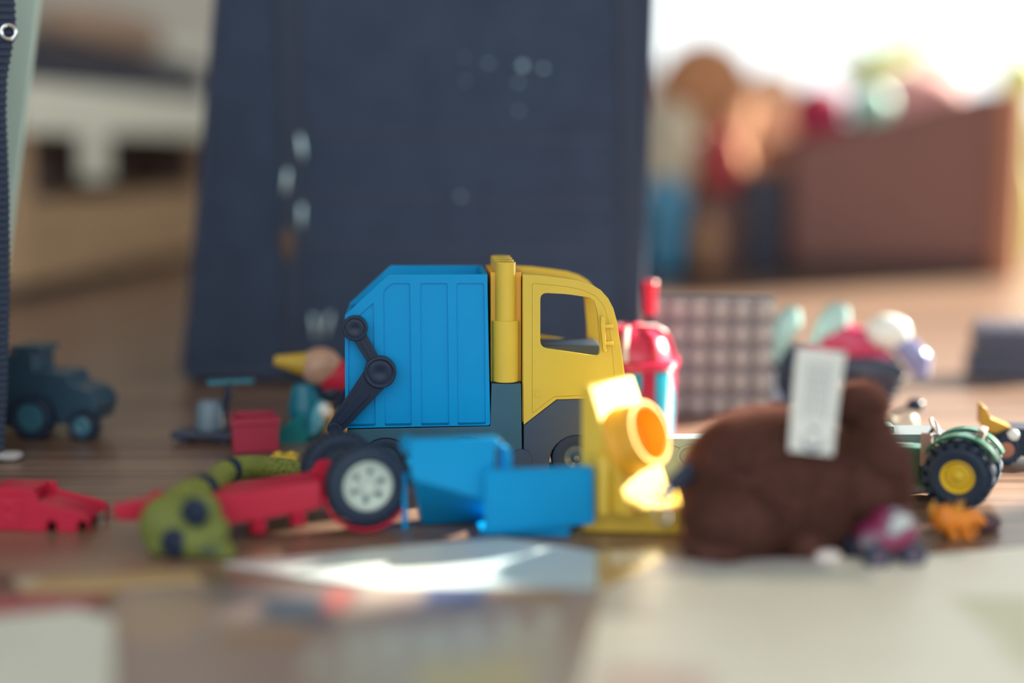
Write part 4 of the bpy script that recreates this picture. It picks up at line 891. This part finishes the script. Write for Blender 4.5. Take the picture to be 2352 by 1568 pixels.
soft('toy_ball', 'bright blue ball resting before the dark blue box', 'toy ball', mat('sky_ball', (.06, .26, .46), .4), [(1530, 475, -20, 36, 34, 46, 0), (1530, 560, -20, 30, 30, 58, 0)])
soft('plush_toy', 'cream soft toy sitting on the dark blue toy box', 'plush toy', mat('cream_soft', (.58, .54, .42), .9, .06, 14), [(1545, 325, 60, 40, 38, 62, 0), (1538, 390, 60, 40, 40, 46, 0)])
b = MB().box(-38, 38, 0, 80, .5, 125); o = b.build('toy_crate', mat('brown_crate', (.13, .07, .065), .7, .1, 20), None, 5); k2 = F(k.o+Vector((cp_(1645, 640, 0).x, 0, 0)), 0); place(o, k2, 'brown crate under the red cushion beside the navy bin', 'crate')
soft('cushion', 'red cushion lying on the brown crate', 'cushion', mat('red_soft', (.42, .06, .07), .9, .08, 10), [(1655, 390, 40, 34, 40, 40, 0), (1652, 350, 44, 28, 32, 40, 0)])
soft('toy_egg', 'tan egg shaped toy standing before the brown crate', 'toy egg', mat('tan_egg', (.34, .19, .11), .7), [(1622, 560, -36, 24, 22, 48, 0)])
b = MB().lathe([(32, .5), (36, 3), (40, 150), (37, 155), (34, 150), (30, 8), (0, 8)], 32, ax='z', c=(0, 42, 0)); o = b.build('storage_bin', mat('navy_bin', (.035, .045, .075), .6, .08, 20)); k2 = F(k.o+Vector((cp_(1755, 640, 0).x, 0, 0)), 0); place(o, k2, 'navy round bin between the crate and the leather chest', 'bin')

# ================================================================== PAPER IN THE FOREGROUND
def sheet(name, fr2, px, z0, z1, m, parent=None):
    return MB().prism([fr2.g(u, v, z1) for u, v in px], z0, z1, ax='z').build(name, m, parent)
k = F(ground(1150, 1330), 0); bl_ = thing('booklet', 'open white booklet lying on the floor in front of the blue tray', 'booklet', k)
PG1 = printed('booklet_print', (.60, .68, .68), [(-70, -30, 5, 70, 2, (.70, .75, .70), .8), (-14, 60, -20, 90, 6, (.48, .62, .66), .7), (10, 60, 40, 90, 1.5, (.66, .72, .72), .6), (-140, -95, -20, 90, 3, (.62, .5, .52), .35)], .3)
sheet('left_page', k, [(1150, 1233), (515, 1292), (690, 1322), (900, 1348), (1120, 1356)], .3, 1.6, PG1, bl_)
sheet('right_page', k, [(1150, 1233), (1370, 1266), (1373, 1346), (1120, 1356)], .3, 1.8, PG1, bl_)
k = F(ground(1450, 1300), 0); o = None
PG2 = printed('reflection_print', (.60, .50, .28), [(-60, 60, -30, 1, 3, (.46, .31, .14), .9)]+[(-8+6.2*i, -5+6.2*i, 3, 20, .7, (.85, .84, .74), .9) for i in range(5)], .25)  # ochre and white stripes paint the glossy reflection of the yellow block
MBc = MB().prism([Vector(k.g(u, v, 1)).to_tuple() for u, v in ((1372, 1264), (1520, 1258), (1527, 1345), (1376, 1350))], .3, 1.2, ax='z'); o = MBc.build('reflection_card', PG2); place(o, k, 'small card painted as the yellow block reflection beside the white booklet', 'card')
k = F(ground(1300, 1440), 0); mag = thing('magazine', 'large open picture magazine lying nearest on the floor', 'magazine', k)
BRN = (.26, .19, .16)
lx = lambda u, v: k.g(u, v)
def patch(u0, u1, v0, v1, s, c, a): p = lx((u0+u1)/2, (v0+v1)/2); x0_ = lx(u0, (v0+v1)/2)[0]; x1_ = lx(u1, (v0+v1)/2)[0]; return (x0_, x1_, lx(u0, v1)[1], lx(u0, v0)[1], s, c, a)
PGL = printed('magazine_left_print', (.33, .26, .23), [patch(480, 820, 1330, 1400, 5, (.13, .12, .13), .8), patch(600, 780, 1380, 1440, 5, (.05, .08, .11), .95), patch(740, 800, 1360, 1410, 4, (.4, .12, .1), .8), patch(980, 1120, 1350, 1400, 4, (.10, .11, .22), .95), patch(1120, 1300, 1345, 1395, 4, (.36, .22, .10), .9), patch(260, 470, 1380, 1480, 5, (.42, .31, .22), .8), patch(500, 700, 1450, 1500, 5, (.35, .24, .14), .7), patch(760, 1300, 1450, 1640, 12, (.46, .46, .40), .8)]+[patch(700+90*i, 735+90*i, 1490-14*i, 1560-14*i, 3, (.55, .58, .52), .7) for i in range(7)]+[patch(950, 1200, 1520, 1640, 8, (.55, .50, .24), .7)], .3)
PGR = printed('magazine_right_print', (.95, .91, .77), [patch(1380, 1900, 1268, 1330, 6, (.38, .38, .42), .8), patch(1300, 1500, 1330, 1430, 9, (.42, .42, .38), .7), patch(1600, 2000, 1318, 1345, 4, (.48, .55, .50), .6), patch(2080, 2200, 1262, 1290, 3, (.45, .62, .60), .6), patch(1380, 1640, 1540, 1640, 8, (.72, .52, .44), .7), patch(2270, 2500, 1380, 1560, 8, (.62, .62, .38), .8), patch(1100, 1270, 1530, 1640, 8, (.32, .42, .40), .7)], .42)
sheet('left_page', k, [(280, 1352), (430, 1338), (1385, 1352), (1290, 1760), (60, 1760)], .3, 1.9, PGL, mag)
sheet('right_page', k, [(1385, 1352), (1532, 1285), (2052, 1279), (2420, 1250), (2900, 1420), (2500, 1760), (1290, 1760)], .3, 2.1, PGR, mag)
k = F(ground(120, 1440), 0)
sh = MB().prism([k.g(u, v, 6) for u, v in ((-260, 1440), (180, 1395), (262, 1420), (255, 1640), (-300, 1700))], .3, 6, ax='z'); o = sh.build('notebook', printed('notebook_print', (.70, .74, .66), [], .5), None, .6); place(o, k, 'white notebook lying on the floor beside the magazine', 'notebook')
sh = MB().prism([k.g(u, v, 3) for u, v in ((-260, 1395), (60, 1362), (240, 1368), (180, 1393), (-260, 1438))], .3, 3, ax='z'); o = sh.build('red_booklet', printed('red_print', (.40, .11, .12), [], .4), None, .4); place(o, k, 'dull red booklet lying behind the white notebook', 'booklet')
sh = MB().prism([k.g(u, v, 3) for u, v in ((30, 1325), (445, 1308), (470, 1332), (60, 1360))], .3, 3, ax='z'); o = sh.build('paper_strip', printed('ochre_print', (.46, .32, .16), [patch(20, 90, 1318, 1365, 2, (.6, .55, .45), .6)], .5), None, .4); place(o, k, 'ochre paper strip lying behind the red booklet', 'paper strip')
